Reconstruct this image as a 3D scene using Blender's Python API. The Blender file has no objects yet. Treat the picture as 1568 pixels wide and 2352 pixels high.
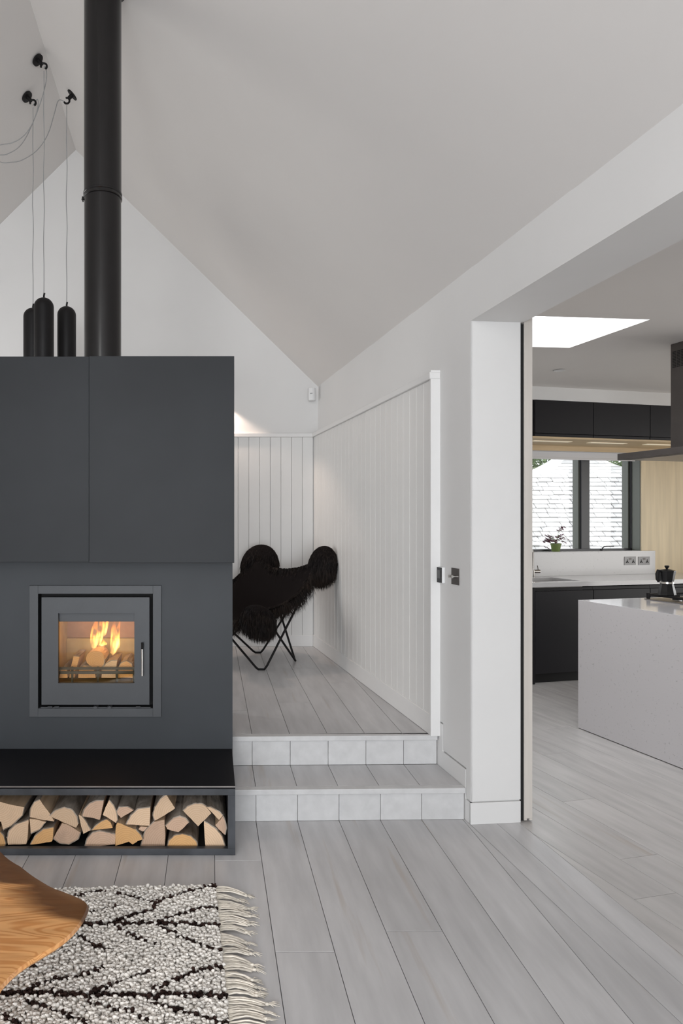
import bpy, bmesh, math, random
import numpy as np
from mathutils import Matrix, Vector, noise

random.seed(7)
RNG = np.random.default_rng(7)
SC = bpy.context.scene
COL = SC.collection
PI = math.pi

# ------------------------------------------------------------------ camera
FPX, VX, HY, CAMZ = 1568.0, 486.0, 1193.0, 1.5        # focal length (px), level view point in the frame, eye height
cam_d = bpy.data.cameras.new('camera')
cam_d.sensor_width = 36.0
cam_d.lens = FPX / 2352 * 36.0
cam_d.shift_x = (784 - VX) / 2352
cam_d.shift_y = -(1176 - HY) / 2352
cam_d.clip_start = 0.05
cam = bpy.data.objects.new('camera', cam_d)
COL.objects.link(cam)
cam.location = (0, 0, CAMZ)
cam.rotation_euler = (PI / 2, 0, 0)
SC.camera = cam

# ------------------------------------------------------------------ world, lights, exposure
SC.view_settings.view_transform = 'Standard'
SC.view_settings.look = 'None'
SC.view_settings.gamma = 1.0
SC.view_settings.exposure = -0.06
SC.view_settings.use_curve_mapping = False
world = bpy.data.worlds.new('overcast_sky')
SC.world = world
world.use_nodes = True
bgn = world.node_tree.nodes['Background']
bgn.inputs[0].default_value = (0.93, 0.97, 1.0, 1)
bgn.inputs[1].default_value = 1.9

def area(name, loc, direction, sx, sy, power, color=(1, 1, 1)):
    d = bpy.data.lights.new(name, 'AREA')
    d.shape = 'RECTANGLE'; d.size = sx; d.size_y = sy; d.energy = power; d.color = color
    o = bpy.data.objects.new(name, d); COL.objects.link(o)
    o.location = loc
    o.rotation_euler = Vector(direction).to_track_quat('-Z', 'Y').to_euler()
    return o

TK = math.radians(13.5)                                # the kitchen wing is turned against the living room
TW = math.radians(5.49)                                # the wall between them stands askew too
KF = Matrix.Rotation(TK, 4, 'Z')
RF = Matrix.Translation((1.272, 3.355, 0)) @ Matrix.Rotation(TW, 4, 'Z')
WF = Matrix.Identity(4)

area('daylight_front_glazing', (-0.5, -4.05, 1.25), (0, 1, 0.03), 4.0, 2.2, 228, (0.905, 0.95, 1.0))
area('daylight_gable_glazing', (-1.7, -4.05, 3.3), (0.12, 1, -0.05), 1.2, 1.7, 55, (1.0, 0.985, 0.96))
area('daylight_landing_glazing', (-3.4, 5.3, 1.45), (1, 0, 0), 1.6, 1.9, 26, (1.0, 0.97, 0.94))
ks = KF @ Vector((3.0, 3.75, 3.5))
area('daylight_roof_light', ks, (0, 0, -1), 1.2, 1.0, 78, (0.95, 0.975, 1.0))
kr = KF @ Vector((7.7, 3.0, 1.3))
area('kitchen_side_fill', kr, KF.to_3x3() @ Vector((-1, 0, 0)), 3.0, 2.1, 50, (1.0, 0.96, 0.91))  # added fill light at an unseen side opening, brightens the kitchen

# ------------------------------------------------------------------ materials
MATS = {}
def nt(m):
    m.use_nodes = True
    return m.node_tree.nodes, m.node_tree.links

def M(name, col, rough=0.5, metal=0.0, var=0.0, scale=6.0, stretch=(1, 1, 1), bump=0.0, bscale=None, spec=0.5,
      rnd=0.0, rndoff=False, col2=None, detail=4.0, coat=0.0, island=0.0, sheen=0.0, stain=0.0):
    m = bpy.data.materials.new(name); MATS[name] = m
    N, L = nt(m)
    b = N['Principled BSDF']
    b.inputs['Base Color'].default_value = (*col, 1)
    b.inputs['Roughness'].default_value = rough
    b.inputs['Metallic'].default_value = metal
    b.inputs['Specular IOR Level'].default_value = spec
    if coat: b.inputs['Coat Weight'].default_value = coat; b.inputs['Coat Roughness'].default_value = 0.08
    if sheen: b.inputs['Sheen Weight'].default_value = sheen
    if var or bump or rnd or island or col2:
        tc = N.new('ShaderNodeTexCoord'); mp = N.new('ShaderNodeMapping'); mp.inputs['Scale'].default_value = stretch
        L.new(tc.outputs['Object'], mp.inputs['Vector'])
        vec = mp.outputs['Vector']
        oi = N.new('ShaderNodeObjectInfo')
        if rndoff:
            ad = N.new('ShaderNodeVectorMath'); ad.operation = 'ADD'
            ml = N.new('ShaderNodeMath'); ml.operation = 'MULTIPLY'; ml.inputs[1].default_value = 37.0
            L.new(oi.outputs['Random'], ml.inputs[0]); L.new(vec, ad.inputs[0]); L.new(ml.outputs[0], ad.inputs[1])
            vec = ad.outputs[0]
        nz = N.new('ShaderNodeTexNoise'); nz.inputs['Scale'].default_value = scale; nz.inputs['Detail'].default_value = detail
        L.new(vec, nz.inputs['Vector'])
        rp = N.new('ShaderNodeValToRGB')
        c1 = tuple(max(0, c * (1 - var)) for c in col)
        c2 = col2 if col2 else tuple(min(1, c * (1 + var)) for c in col)
        rp.color_ramp.elements[0].position = 0.3; rp.color_ramp.elements[1].position = 0.7
        rp.color_ramp.elements[0].color = (*(col if col2 else c1), 1); rp.color_ramp.elements[1].color = (*c2, 1)
        L.new(nz.outputs['Fac'], rp.inputs['Fac'])
        out = rp.outputs['Color']
        for amt, kind in ((rnd, 'o'), (island, 'i')):
            if amt:
                hs = N.new('ShaderNodeHueSaturation')
                mr = N.new('ShaderNodeMapRange'); mr.inputs['To Min'].default_value = 1 - amt; mr.inputs['To Max'].default_value = 1 + amt
                if kind == 'o': L.new(oi.outputs['Random'], mr.inputs['Value'])
                else:
                    gi = N.new('ShaderNodeNewGeometry'); L.new(gi.outputs['Random Per Island'], mr.inputs['Value'])
                L.new(mr.outputs['Result'], hs.inputs['Value']); L.new(out, hs.inputs['Color']); out = hs.outputs['Color']
        if stain:                                          # worn brown patches where the whitewash has gone
            ms = N.new('ShaderNodeMapping'); ms.inputs['Scale'].default_value = (2.2, 0.9, 1.0); L.new(vec, ms.inputs[0])
            ns = N.new('ShaderNodeTexNoise'); ns.inputs['Scale'].default_value = 1.1; ns.inputs['Detail'].default_value = 5; L.new(ms.outputs[0], ns.inputs['Vector'])
            rs_ = N.new('ShaderNodeMapRange'); rs_.inputs['From Min'].default_value = 0.63; rs_.inputs['From Max'].default_value = 0.80; rs_.inputs['To Max'].default_value = stain
            L.new(ns.outputs['Fac'], rs_.inputs['Value'])
            mz = N.new('ShaderNodeMix'); mz.data_type = 'RGBA'; mz.inputs[7].default_value = (0.36, 0.27, 0.19, 1)
            L.new(rs_.outputs[0], mz.inputs[0]); L.new(out, mz.inputs[6]); out = mz.outputs[2]
        L.new(out, b.inputs['Base Color'])
        if bump:
            n2 = N.new('ShaderNodeTexNoise'); n2.inputs['Scale'].default_value = bscale or scale; n2.inputs['Detail'].default_value = 5
            L.new(vec, n2.inputs['Vector'])
            bp = N.new('ShaderNodeBump'); bp.inputs['Strength'].default_value = bump; bp.inputs['Distance'].default_value = 0.01
            L.new(n2.outputs['Fac'], bp.inputs['Height']); L.new(bp.outputs['Normal'], b.inputs['Normal'])
    return m

def emit(name, col, s):
    m = bpy.data.materials.new(name); MATS[name] = m
    N, L = nt(m); b = N['Principled BSDF']
    b.inputs['Base Color'].default_value = (*col, 1)
    b.inputs['Emission Color'].default_value = (*col, 1); b.inputs['Emission Strength'].default_value = s
    return m

def thin_glass(name, gloss=0.05, tint=(1, 1, 1)):
    m = bpy.data.materials.new(name); MATS[name] = m
    N, L = nt(m); N.remove(N['Principled BSDF'])
    t = N.new('ShaderNodeBsdfTransparent'); t.inputs[0].default_value = (*tint, 1)
    g = N.new('ShaderNodeBsdfGlossy'); g.inputs['Roughness'].default_value = 0.02
    x = N.new('ShaderNodeMixShader'); x.inputs[0].default_value = gloss
    L.new(t.outputs[0], x.inputs[1]); L.new(g.outputs[0], x.inputs[2]); L.new(x.outputs[0], N['Material Output'].inputs['Surface'])
    return m

M('white_paint', (0.74, 0.73, 0.72), 0.6, var=0.015, scale=2.0, bump=0.02, bscale=60)
M('white_ceiling', (0.70, 0.675, 0.655), 0.75, var=0.015, scale=1.5)
M('satin_white', (0.76, 0.75, 0.74), 0.4, var=0.015, scale=3)
M('board_white', (0.74, 0.73, 0.715), 0.42, rnd=0.015, var=0.01, scale=3)
M('floor_plank', (0.545, 0.535, 0.54), 0.31, var=0.10, scale=3.0, stretch=(6, 0.9, 6), bump=0.05, bscale=30, rnd=0.05, rndoff=True, spec=0.4, stain=0.6)
M('step_plank', (0.60, 0.595, 0.595), 0.40, var=0.06, scale=3.0, stretch=(6, 0.9, 6), bump=0.05, bscale=30, rnd=0.03, rndoff=True, spec=0.4)
M('kitchen_plank', (0.53, 0.51, 0.50), 0.27, var=0.10, scale=3.0, stretch=(6, 0.9, 6), bump=0.05, bscale=30, rnd=0.06, rndoff=True, spec=0.45, stain=0.5)
M('joint_filler', (0.36, 0.33, 0.31), 0.8)
M('black_steel', (0.022, 0.024, 0.027), 0.5, 0.0, var=0.16, scale=1.6, detail=3, spec=0.22)
M('body_steel', (0.037, 0.041, 0.046), 0.5, 0.0, var=0.12, scale=1.8, detail=3, spec=0.28)
M('hearth_slate', (0.013, 0.0125, 0.014), 0.35, var=0.2, scale=4)
M('box_steel', (0.075, 0.08, 0.09), 0.38, 0.5, var=0.25, scale=9)
M('stove_paint', (0.052, 0.055, 0.060), 0.5, 0.2, var=0.05, scale=8)
M('black_void', (0.008, 0.008, 0.008), 0.8)
M('flue_black', (0.0075, 0.0065, 0.0065), 0.20, 0.0, spec=0.42)
M('matt_black', (0.008, 0.007, 0.0075), 0.5, spec=0.25)
M('chrome', (0.75, 0.74, 0.72), 0.15, 1.0)
M('brushed_steel', (0.36, 0.34, 0.33), 0.35, 1.0, var=0.06, scale=20)
M('hood_steel', (0.13, 0.118, 0.113), 0.40, 0.85, var=0.05, scale=12)
M('cable_grey', (0.30, 0.30, 0.30), 0.6)
M('fibre_black', (0.010, 0.008, 0.008), 0.75, island=0.5, col2=(0.022, 0.014, 0.010), var=0.3, scale=8, spec=0.25)
M('hide_black', (0.008, 0.006, 0.006), 0.9, spec=0.1)
M('wool_cream', (0.83, 0.79, 0.735), 0.9, island=0.16, var=0.06, scale=5, spec=0.15, sheen=0.2)
M('wool_brown', (0.030, 0.016, 0.013), 0.9, island=0.45, var=0.3, scale=9, spec=0.1)
M('rug_base', (0.60, 0.55, 0.50), 0.95, spec=0.05)
M('fringe_cotton', (0.78, 0.72, 0.63), 0.9, island=0.2, var=0.15, scale=40, spec=0.1)
M('cabinet_black', (0.010, 0.009, 0.0115), 0.48, var=0.05, scale=3, spec=0.25)
M('quartz', (0.60, 0.585, 0.57), 0.18, var=0.03, scale=20)
M('ply', (0.72, 0.60, 0.41), 0.5, var=0.10, scale=3.5, stretch=(5, 5, 0.35), bump=0.02, bscale=40)
M('oak_under', (0.60, 0.45, 0.27), 0.5, var=0.1, scale=5, stretch=(0.5, 6, 6))
M('door_cream', (0.62, 0.575, 0.53), 0.45, var=0.06, scale=3, stretch=(8, 8, 0.5))
M('window_grey', (0.030, 0.030, 0.034), 0.4)
M('window_sage', (0.13, 0.14, 0.12), 0.4)
M('blind_white', (0.70, 0.69, 0.70), 0.7)
M('plant_pot', (0.16, 0.22, 0.06), 0.5, var=0.1)
M('leaf_burgundy', (0.09, 0.012, 0.035), 0.5, island=0.5, var=0.3, scale=20)
M('leaf_stem', (0.16, 0.20, 0.08), 0.5)
M('soil', (0.03, 0.022, 0.016), 0.9)
M('shingle_grey', (0.76, 0.75, 0.745), 0.85, var=0.16, scale=4.0, rnd=0.10, rndoff=True, bump=0.15, bscale=20)
M('shingle_shadow', (0.08, 0.075, 0.07), 0.9)
M('shingle_far', (0.66, 0.65, 0.64), 0.9, var=0.1, scale=5, island=0.08)
M('tree_leaf', (0.20, 0.27, 0.13), 0.6, island=0.4, var=0.25, scale=3)
M('tree_bark', (0.12, 0.09, 0.06), 0.9)
M('house_wall', (0.5, 0.46, 0.4), 0.9, var=0.1)
M('ground_outside', (0.30, 0.30, 0.27), 0.9, var=0.2, scale=0.5)
M('bark', (0.15, 0.11, 0.08), 0.9, col2=(0.46, 0.40, 0.34), scale=14, stretch=(1, 0.35, 1), bump=0.9, bscale=38, rndoff=True, detail=6, spec=0.2)
M('split_wood', (0.46, 0.31, 0.19), 0.8, col2=(0.66, 0.48, 0.32), scale=16, stretch=(2, 0.2, 2), bump=0.5, bscale=40, rndoff=True, spec=0.2)
M('liner_cream', (0.48, 0.37, 0.18), 0.9, var=0.2, scale=9)
M('liner_rose', (0.40, 0.24, 0.17), 0.9, var=0.25, scale=7)
M('char', (0.02, 0.016, 0.012), 0.95)
M('grate_iron', (0.035, 0.034, 0.024), 0.6, 0.3)
M('screen_glass', (0.004, 0.004, 0.005), 0.3, spec=0.2)
M('socket_steel', (0.26, 0.255, 0.255), 0.4, 0.2)
M('tap_steel', (0.42, 0.40, 0.38), 0.22, 1.0)
M('screen_panel', (0.05, 0.052, 0.05), 0.3)
M('plastic_white', (0.78, 0.78, 0.78), 0.4)
M('plate_bronze', (0.10, 0.09, 0.085), 0.35, 0.7, var=0.05, scale=30)
M('pot_black', (0.018, 0.018, 0.019), 0.28, 0.4)
M('glass_hob', (0.02, 0.02, 0.022), 0.12)
emit('led', (0.9, 0.80, 0.62), 0.25)
emit('lamp_lens', (1.0, 0.84, 0.62), 6.0)
thin_glass('window_glass', 0.04)
thin_glass('stove_glass', 0.02, (0.97, 0.93, 0.85))

def ring_wood(name, c1, c2, c3, ringscale):
    m = bpy.data.materials.new(name); MATS[name] = m
    N, L = nt(m); b = N['Principled BSDF']; b.inputs['Roughness'].default_value = 0.75; b.inputs['Specular IOR Level'].default_value = 0.2
    tc = N.new('ShaderNodeTexCoord'); w = N.new('ShaderNodeTexWave'); w.wave_type = 'RINGS'; w.rings_direction = 'Y'
    w.inputs['Scale'].default_value = ringscale; w.inputs['Distortion'].default_value = 3.5; w.inputs['Detail'].default_value = 3
    w.inputs['Detail Scale'].default_value = 1.6
    L.new(tc.outputs['Object'], w.inputs['Vector'])
    nz = N.new('ShaderNodeTexNoise'); nz.inputs['Scale'].default_value = 16; L.new(tc.outputs['Object'], nz.inputs['Vector'])
    mx = N.new('ShaderNodeMix'); mx.data_type = 'RGBA'; mx.inputs[6].default_value = (*c1, 1); mx.inputs[7].default_value = (*c2, 1)
    mm = N.new('ShaderNodeMath'); mm.operation = 'MULTIPLY'; mm.inputs[1].default_value = 0.6
    L.new(w.outputs['Fac'], mm.inputs[0]); L.new(mm.outputs[0], mx.inputs[0])
    m2 = N.new('ShaderNodeMix'); m2.data_type = 'RGBA'; m2.inputs[7].default_value = (*c3, 1)
    r2 = N.new('ShaderNodeMapRange'); r2.inputs['From Min'].default_value = 0.5; r2.inputs['From Max'].default_value = 0.8; r2.inputs['To Max'].default_value = 0.6
    L.new(nz.outputs['Fac'], r2.inputs['Value']); L.new(r2.outputs[0], m2.inputs[0]); L.new(mx.outputs[2], m2.inputs[6])
    oi = N.new('ShaderNodeObjectInfo'); hs = N.new('ShaderNodeHueSaturation'); mr = N.new('ShaderNodeMapRange')
    mr.inputs['To Min'].default_value = 0.86; mr.inputs['To Max'].default_value = 1.10
    L.new(oi.outputs['Random'], mr.inputs['Value']); L.new(mr.outputs[0], hs.inputs['Value']); L.new(m2.outputs[2], hs.inputs['Color'])
    L.new(hs.outputs[0], b.inputs['Base Color'])
    return m
ring_wood('cut_pale', (0.74, 0.54, 0.37), (0.62, 0.41, 0.26), (0.58, 0.42, 0.29), 34)
ring_wood('cut_ochre', (0.74, 0.44, 0.20), (0.62, 0.33, 0.13), (0.55, 0.33, 0.16), 34)
ring_wood('cut_pink', (0.66, 0.46, 0.33), (0.55, 0.35, 0.24), (0.42, 0.30, 0.22), 34)

def table_wood():
    m = bpy.data.materials.new('table_wood'); MATS['table_wood'] = m
    N, L = nt(m); b = N['Principled BSDF']; b.inputs['Roughness'].default_value = 0.38
    tc = N.new('ShaderNodeTexCoord'); mp = N.new('ShaderNodeMapping')
    mp.inputs['Scale'].default_value = (0.55, 4.2, 4.2); mp.inputs['Rotation'].default_value = (0, 0, math.radians(14))
    L.new(tc.outputs['Object'], mp.inputs['Vector'])
    nz = N.new('ShaderNodeTexNoise'); nz.inputs['Scale'].default_value = 1.6; nz.inputs['Detail'].default_value = 2.0; nz.inputs['Distortion'].default_value = 0.6
    L.new(mp.outputs[0], nz.inputs['Vector'])
    w = N.new('ShaderNodeMath'); w.operation = 'MULTIPLY'; w.inputs[1].default_value = 190.0
    sn = N.new('ShaderNodeMath'); sn.operation = 'SINE'
    L.new(nz.outputs['Fac'], w.inputs[0]); L.new(w.outputs[0], sn.inputs[0])
    r1 = N.new('ShaderNodeMapRange'); r1.inputs['From Min'].default_value = -1
    L.new(sn.outputs[0], r1.inputs['Value'])
    n3 = N.new('ShaderNodeTexNoise'); n3.inputs['Scale'].default_value = 9; n3.inputs['Detail'].default_value = 6
    L.new(mp.outputs[0], n3.inputs['Vector'])
    rp = N.new('ShaderNodeValToRGB'); e = rp.color_ramp.elements
    e[0].color = (0.60, 0.255, 0.080, 1); e[1].color = (0.76, 0.385, 0.15, 1); e[1].position = 0.6
    L.new(r1.outputs[0], rp.inputs['Fac'])
    # dark heartwood streak along the far live edge
    n4 = N.new('ShaderNodeTexNoise'); n4.inputs['Scale'].default_value = 2.4; n4.inputs['Detail'].default_value = 5; n4.inputs['Distortion'].default_value = 0.4
    mp2 = N.new('ShaderNodeMapping'); mp2.inputs['Scale'].default_value = (0.7, 5.0, 2.0); mp2.inputs['Rotation'].default_value = (0, 0, math.radians(26))
    L.new(tc.outputs['Object'], mp2.inputs['Vector']); L.new(mp2.outputs[0], n4.inputs['Vector'])
    vc = N.new('ShaderNodeAttribute'); vc.attribute_name = 'heart'
    ad = N.new('ShaderNodeMath'); ad.operation = 'ADD'; L.new(n4.outputs['Fac'], ad.inputs[0]); L.new(vc.outputs['Fac'], ad.inputs[1])
    r4 = N.new('ShaderNodeMapRange'); r4.inputs['From Min'].default_value = 0.88; r4.inputs['From Max'].default_value = 1.22; r4.inputs['To Max'].default_value = 0.9
    L.new(ad.outputs[0], r4.inputs['Value'])
    mx = N.new('ShaderNodeMix'); mx.data_type = 'RGBA'; mx.inputs[7].default_value = (0.085, 0.030, 0.010, 1)
    L.new(r4.outputs[0], mx.inputs[0]); L.new(rp.outputs[0], mx.inputs[6])
    m3 = N.new('ShaderNodeMix'); m3.data_type = 'RGBA'; m3.blend_type = 'MULTIPLY'; m3.inputs[0].default_value = 0.35
    L.new(mx.outputs[2], m3.inputs[6]); r5 = N.new('ShaderNodeMapRange'); r5.inputs['From Min'].default_value = 0.3; r5.inputs['From Max'].default_value = 0.7
    r5.inputs['To Min'].default_value = 0.6; r5.inputs['To Max'].default_value = 1.15
    L.new(n3.outputs['Fac'], r5.inputs['Value']); L.new(r5.outputs[0], m3.inputs[7]); L.new(m3.outputs[2], b.inputs['Base Color'])
table_wood()

def speckle(name, base, dark, thr=0.66, scale=38, rough=0.2, spec=0.5):
    m = bpy.data.materials.new(name); MATS[name] = m
    N, L = nt(m); b = N['Principled BSDF']; b.inputs['Roughness'].default_value = rough; b.inputs['Specular IOR Level'].default_value = spec
    tc = N.new('ShaderNodeTexCoord')
    nz = N.new('ShaderNodeTexNoise'); nz.inputs['Scale'].default_value = scale; nz.inputs['Detail'].default_value = 3; nz.inputs['Distortion'].default_value = 0.8
    L.new(tc.outputs['Object'], nz.inputs['Vector'])
    rp = N.new('ShaderNodeValToRGB'); e = rp.color_ramp.elements
    e[0].position = thr; e[0].color = (*base, 1); e[1].position = thr + 0.06; e[1].color = (*dark, 1)
    L.new(nz.outputs['Fac'], rp.inputs['Fac']); L.new(rp.outputs[0], b.inputs['Base Color'])
speckle('quartz_speckle', (0.56, 0.54, 0.55), (0.45, 0.435, 0.44), 0.635, 60, 0.1)
speckle('quartz_light', (0.60, 0.59, 0.59), (0.46, 0.45, 0.45), 0.66, 60, 0.12)
speckle('slate_specks', (0.007, 0.0065, 0.008), (0.10, 0.10, 0.10), 0.80, 60, 0.5, 0.15)

def flame_mat():
    m = bpy.data.materials.new('flame'); MATS['flame'] = m
    N, L = nt(m); N.remove(N['Principled BSDF'])
    tc = N.new('ShaderNodeTexCoord'); sx = N.new('ShaderNodeSeparateXYZ'); L.new(tc.outputs['Generated'], sx.inputs[0])
    rp = N.new('ShaderNodeValToRGB'); e = rp.color_ramp.elements
    e[0].color = (1.0, 0.62, 0.22, 1); e[0].position = 0.0; e[1].color = (1.0, 0.20, 0.03, 1); e[1].position = 1.0
    x = e.new(0.45); x.color = (1.0, 0.40, 0.07, 1)
    L.new(sx.outputs[2], rp.inputs['Fac'])
    st = N.new('ShaderNodeMapRange'); st.inputs['To Min'].default_value = 165; st.inputs['To Max'].default_value = 10
    L.new(sx.outputs[2], st.inputs['Value'])
    mp = N.new('ShaderNodeMapping'); mp.inputs['Scale'].default_value = (1, 1, 0.35); L.new(tc.outputs['Object'], mp.inputs[0])
    nz = N.new('ShaderNodeTexNoise'); nz.inputs['Scale'].default_value = 42; nz.inputs['Detail'].default_value = 1; L.new(mp.outputs[0], nz.inputs['Vector'])
    mr = N.new('ShaderNodeMapRange'); mr.inputs['From Min'].default_value = 0.40; mr.inputs['From Max'].default_value = 0.62; mr.inputs['To Min'].default_value = 0.06; mr.inputs['To Max'].default_value = 1.35
    L.new(nz.outputs['Fac'], mr.inputs['Value'])
    mu = N.new('ShaderNodeMath'); mu.operation = 'MULTIPLY'; L.new(st.outputs[0], mu.inputs[0]); L.new(mr.outputs[0], mu.inputs[1])
    em = N.new('ShaderNodeEmission'); L.new(rp.outputs[0], em.inputs['Color']); L.new(mu.outputs[0], em.inputs['Strength'])
    L.new(em.outputs[0], N['Material Output'].inputs['Volume'])
flame_mat()

# ------------------------------------------------------------------ mesh helpers
FRAME = {}                                              # object name -> (frame matrix, base) for children

def tagp(o, label=None, cat=None, group=None, kind=None):
    if label: o['label'] = label
    if cat: o['category'] = cat
    if group: o['group'] = group
    if kind: o['kind'] = kind
    return o

def thing(name, label, cat, base=(0, 0, 0), frame=WF, group=None, kind=None):
    o = bpy.data.objects.new(name, None); COL.objects.link(o)
    o.empty_display_size = 0.1
    o.matrix_world = frame @ Matrix.Translation(base)
    FRAME[o.name] = (frame, Vector(base))
    return tagp(o, label, cat, group, kind)

class MB:
    def __init__(s): s.v = []; s.f = []; s.m = []
    def add(s, verts, faces, mi=0):
        o = len(s.v); s.v += [tuple(p) for p in verts]
        for q in faces: s.f.append(tuple(i + o for i in q)); s.m.append(mi)
        return s
    def box(s, x0, x1, y0, y1, z0, z1, mi=0):
        x0, x1 = sorted((x0, x1)); y0, y1 = sorted((y0, y1)); z0, z1 = sorted((z0, z1))
        v = [(x0, y0, z0), (x1, y0, z0), (x1, y1, z0), (x0, y1, z0), (x0, y0, z1), (x1, y0, z1), (x1, y1, z1), (x0, y1, z1)]
        return s.add(v, [(0, 3, 2, 1), (4, 5, 6, 7), (0, 1, 5, 4), (1, 2, 6, 5), (2, 3, 7, 6), (3, 0, 4, 7)], mi)
    def prism(s, poly, a0, a1, axis='z', mi=0, mside=None):
        """poly: 2-D outline; axis z -> (x,y), y -> (x,z), x -> (y,z)"""
        def P(p, a):
            return {'z': (p[0], p[1], a), 'y': (p[0], a, p[1]), 'x': (a, p[0], p[1])}[axis]
        n = len(poly)
        v = [P(p, a0) for p in poly] + [P(p, a1) for p in poly]
        o = len(s.v); s.v += v
        s.f.append(tuple(o + i for i in range(n))); s.m.append(mi)
        s.f.append(tuple(o + n + i for i in reversed(range(n)))); s.m.append(mi)
        for i in range(n):
            j = (i + 1) % n
            s.f.append((o + i, o + n + i, o + n + j, o + j)); s.m.append(mi if mside is None else mside)
        return s
    def tube(s, pts, r, n=8, cap=True, mi=0):
        pts = [Vector(p) for p in pts]; k = len(pts)
        rs = r if isinstance(r, (list, tuple)) else [r] * k
        t = (pts[1] - pts[0]).normalized()
        a = t.orthogonal().normalized(); o = len(s.v)
        for i, p in enumerate(pts):
            if 0 < i < k - 1: t2 = ((pts[i + 1] - p).normalized() + (p - pts[i - 1]).normalized())
            elif i == 0: t2 = pts[1] - p
            else: t2 = p - pts[i - 1]
            t2 = t2.normalized() if t2.length > 1e-9 else t
            a = (a - t2 * a.dot(t2)); a = a.normalized() if a.length > 1e-6 else t2.orthogonal().normalized()
            b = t2.cross(a); t = t2
            for q in range(n):
                c, d = math.cos(2 * PI * q / n), math.sin(2 * PI * q / n)
                s.v.append(tuple(p + (a * c + b * d) * rs[i]))
        for i in range(k - 1):
            for q in range(n):
                w = (q + 1) % n
                s.f.append((o + i * n + q, o + i * n + w, o + (i + 1) * n + w, o + (i + 1) * n + q)); s.m.append(mi)
        if cap:
            s.f.append(tuple(o + q for q in reversed(range(n)))); s.m.append(mi)
            s.f.append(tuple(o + (k - 1) * n + q for q in range(n))); s.m.append(mi)
        return s
    def lathe(s, prof, c=(0, 0), n=24, mi=0):
        o = len(s.v)
        for r, z in prof:
            for q in range(n):
                s.v.append((c[0] + r * math.cos(2 * PI * q / n), c[1] + r * math.sin(2 * PI * q / n), z))
        for i in range(len(prof) - 1):
            for q in range(n):
                w = (q + 1) % n
                s.f.append((o + i * n + q, o + i * n + w, o + (i + 1) * n + w, o + (i + 1) * n + q)); s.m.append(mi)
        s.f.append(tuple(o + q for q in reversed(range(n)))); s.m.append(mi)
        s.f.append(tuple(o + (len(prof) - 1) * n + q for q in range(n))); s.m.append(mi)
        return s
    def build(s, name, mats, parent=None, frame=WF, bevel=0.0, seg=1, smooth=False, base=None):
        me = bpy.data.meshes.new(name)
        if isinstance(mats, str): mats = [mats]
        if parent is not None:
            fr, bs = FRAME[parent.name]
        else:
            fr = frame; bs = Vector(base) if base is not None else None
            if bs is None:
                vs = s.v; bs = Vector(((min(p[0] for p in vs) + max(p[0] for p in vs)) / 2, (min(p[1] for p in vs) + max(p[1] for p in vs)) / 2, min(p[2] for p in vs)))
        own = bs
        if parent is not None:
            vs = s.v
            own = Vector(((min(p[0] for p in vs) + max(p[0] for p in vs)) / 2, (min(p[1] for p in vs) + max(p[1] for p in vs)) / 2, min(p[2] for p in vs))) if base is None else Vector(base)
        me.from_pydata([(p[0] - own.x, p[1] - own.y, p[2] - own.z) for p in s.v], [], s.f)
        for q in mats: me.materials.append(MATS[q])
        me.polygons.foreach_set('material_index', s.m)
        bm = bmesh.new(); bm.from_mesh(me)
        bmesh.ops.recalc_face_normals(bm, faces=bm.faces)
        if bevel:
            ed = [e for e in bm.edges if len(e.link_faces) == 2 and e.calc_face_angle(0) > 0.5]
            bmesh.ops.bevel(bm, geom=ed, offset=bevel, segments=seg, affect='EDGES', clamp_overlap=True, profile=0.5)
        bm.to_mesh(me); bm.free()
        if smooth:
            me.polygons.foreach_set('use_smooth', [True] * len(me.polygons))
            if smooth != 'all': me.set_sharp_from_angle(angle=math.radians(40))
        o = bpy.data.objects.new(name, me); COL.objects.link(o)
        if parent is not None:
            o.parent = parent; o.location = own - bs
        else:
            o.matrix_world = fr @ Matrix.Translation(bs)
        FRAME[o.name] = (fr, own)
        return o

def part(parent, name, mat, fn, bevel=0.0, **k):
    mb = MB(); fn(mb); return mb.build(name, mat, parent, bevel=bevel, **k)
def boxpart(parent, name, mat, b, bevel=0.0, **k):
    return MB().box(*b).build(name, mat, parent, bevel=bevel, **k)
def structure(name, mb, mat, label, cat, frame=WF, bevel=0.0, **k):
    return tagp(mb.build(name, mat, None, frame, bevel, **k), label, cat, None, 'structure')
def copy_child(src, parent, loc, name=None):
    c = src.copy(); COL.objects.link(c); c.parent = parent; c.location = loc
    return c

def at(px, py, Y):                                       # a point of the photograph at depth Y
    return Vector(((px - VX) / FPX * Y, Y, CAMZ - (py - HY) / FPX * Y))
def on_z(px, py, z):                                     # a point of the photograph on the level plane z
    Y = FPX * (CAMZ - z) / (py - HY)
    return Vector(((px - VX) / FPX * Y, Y, z))

def clip(poly, a, b, c):
    """keep a*x + b*y <= c"""
    out = []
    for i in range(len(poly)):
        p, q = poly[i], poly[(i + 1) % len(poly)]
        dp, dq = a * p[0] + b * p[1] - c, a * q[0] + b * q[1] - c
        if dp <= 0: out.append(p)
        if dp * dq < 0:
            t = dp / (dp - dq); out.append((p[0] + (q[0] - p[0]) * t, p[1] + (q[1] - p[1]) * t))
    return out

# ================================================================== STRUCTURE
S1, S2 = 0.162, 0.324                                     # step heights
YB = 6.337                                                # back wall
DX = Vector((math.cos(TW), math.sin(TW)))                 # across the skewed wall
GAP = 0.0011

def wall_line(off):                                      # half-plane: points whose distance across the wall <= off
    a, b = DX.x, DX.y
    return a, b, a * 1.272 + b * 3.355 + off

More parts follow.
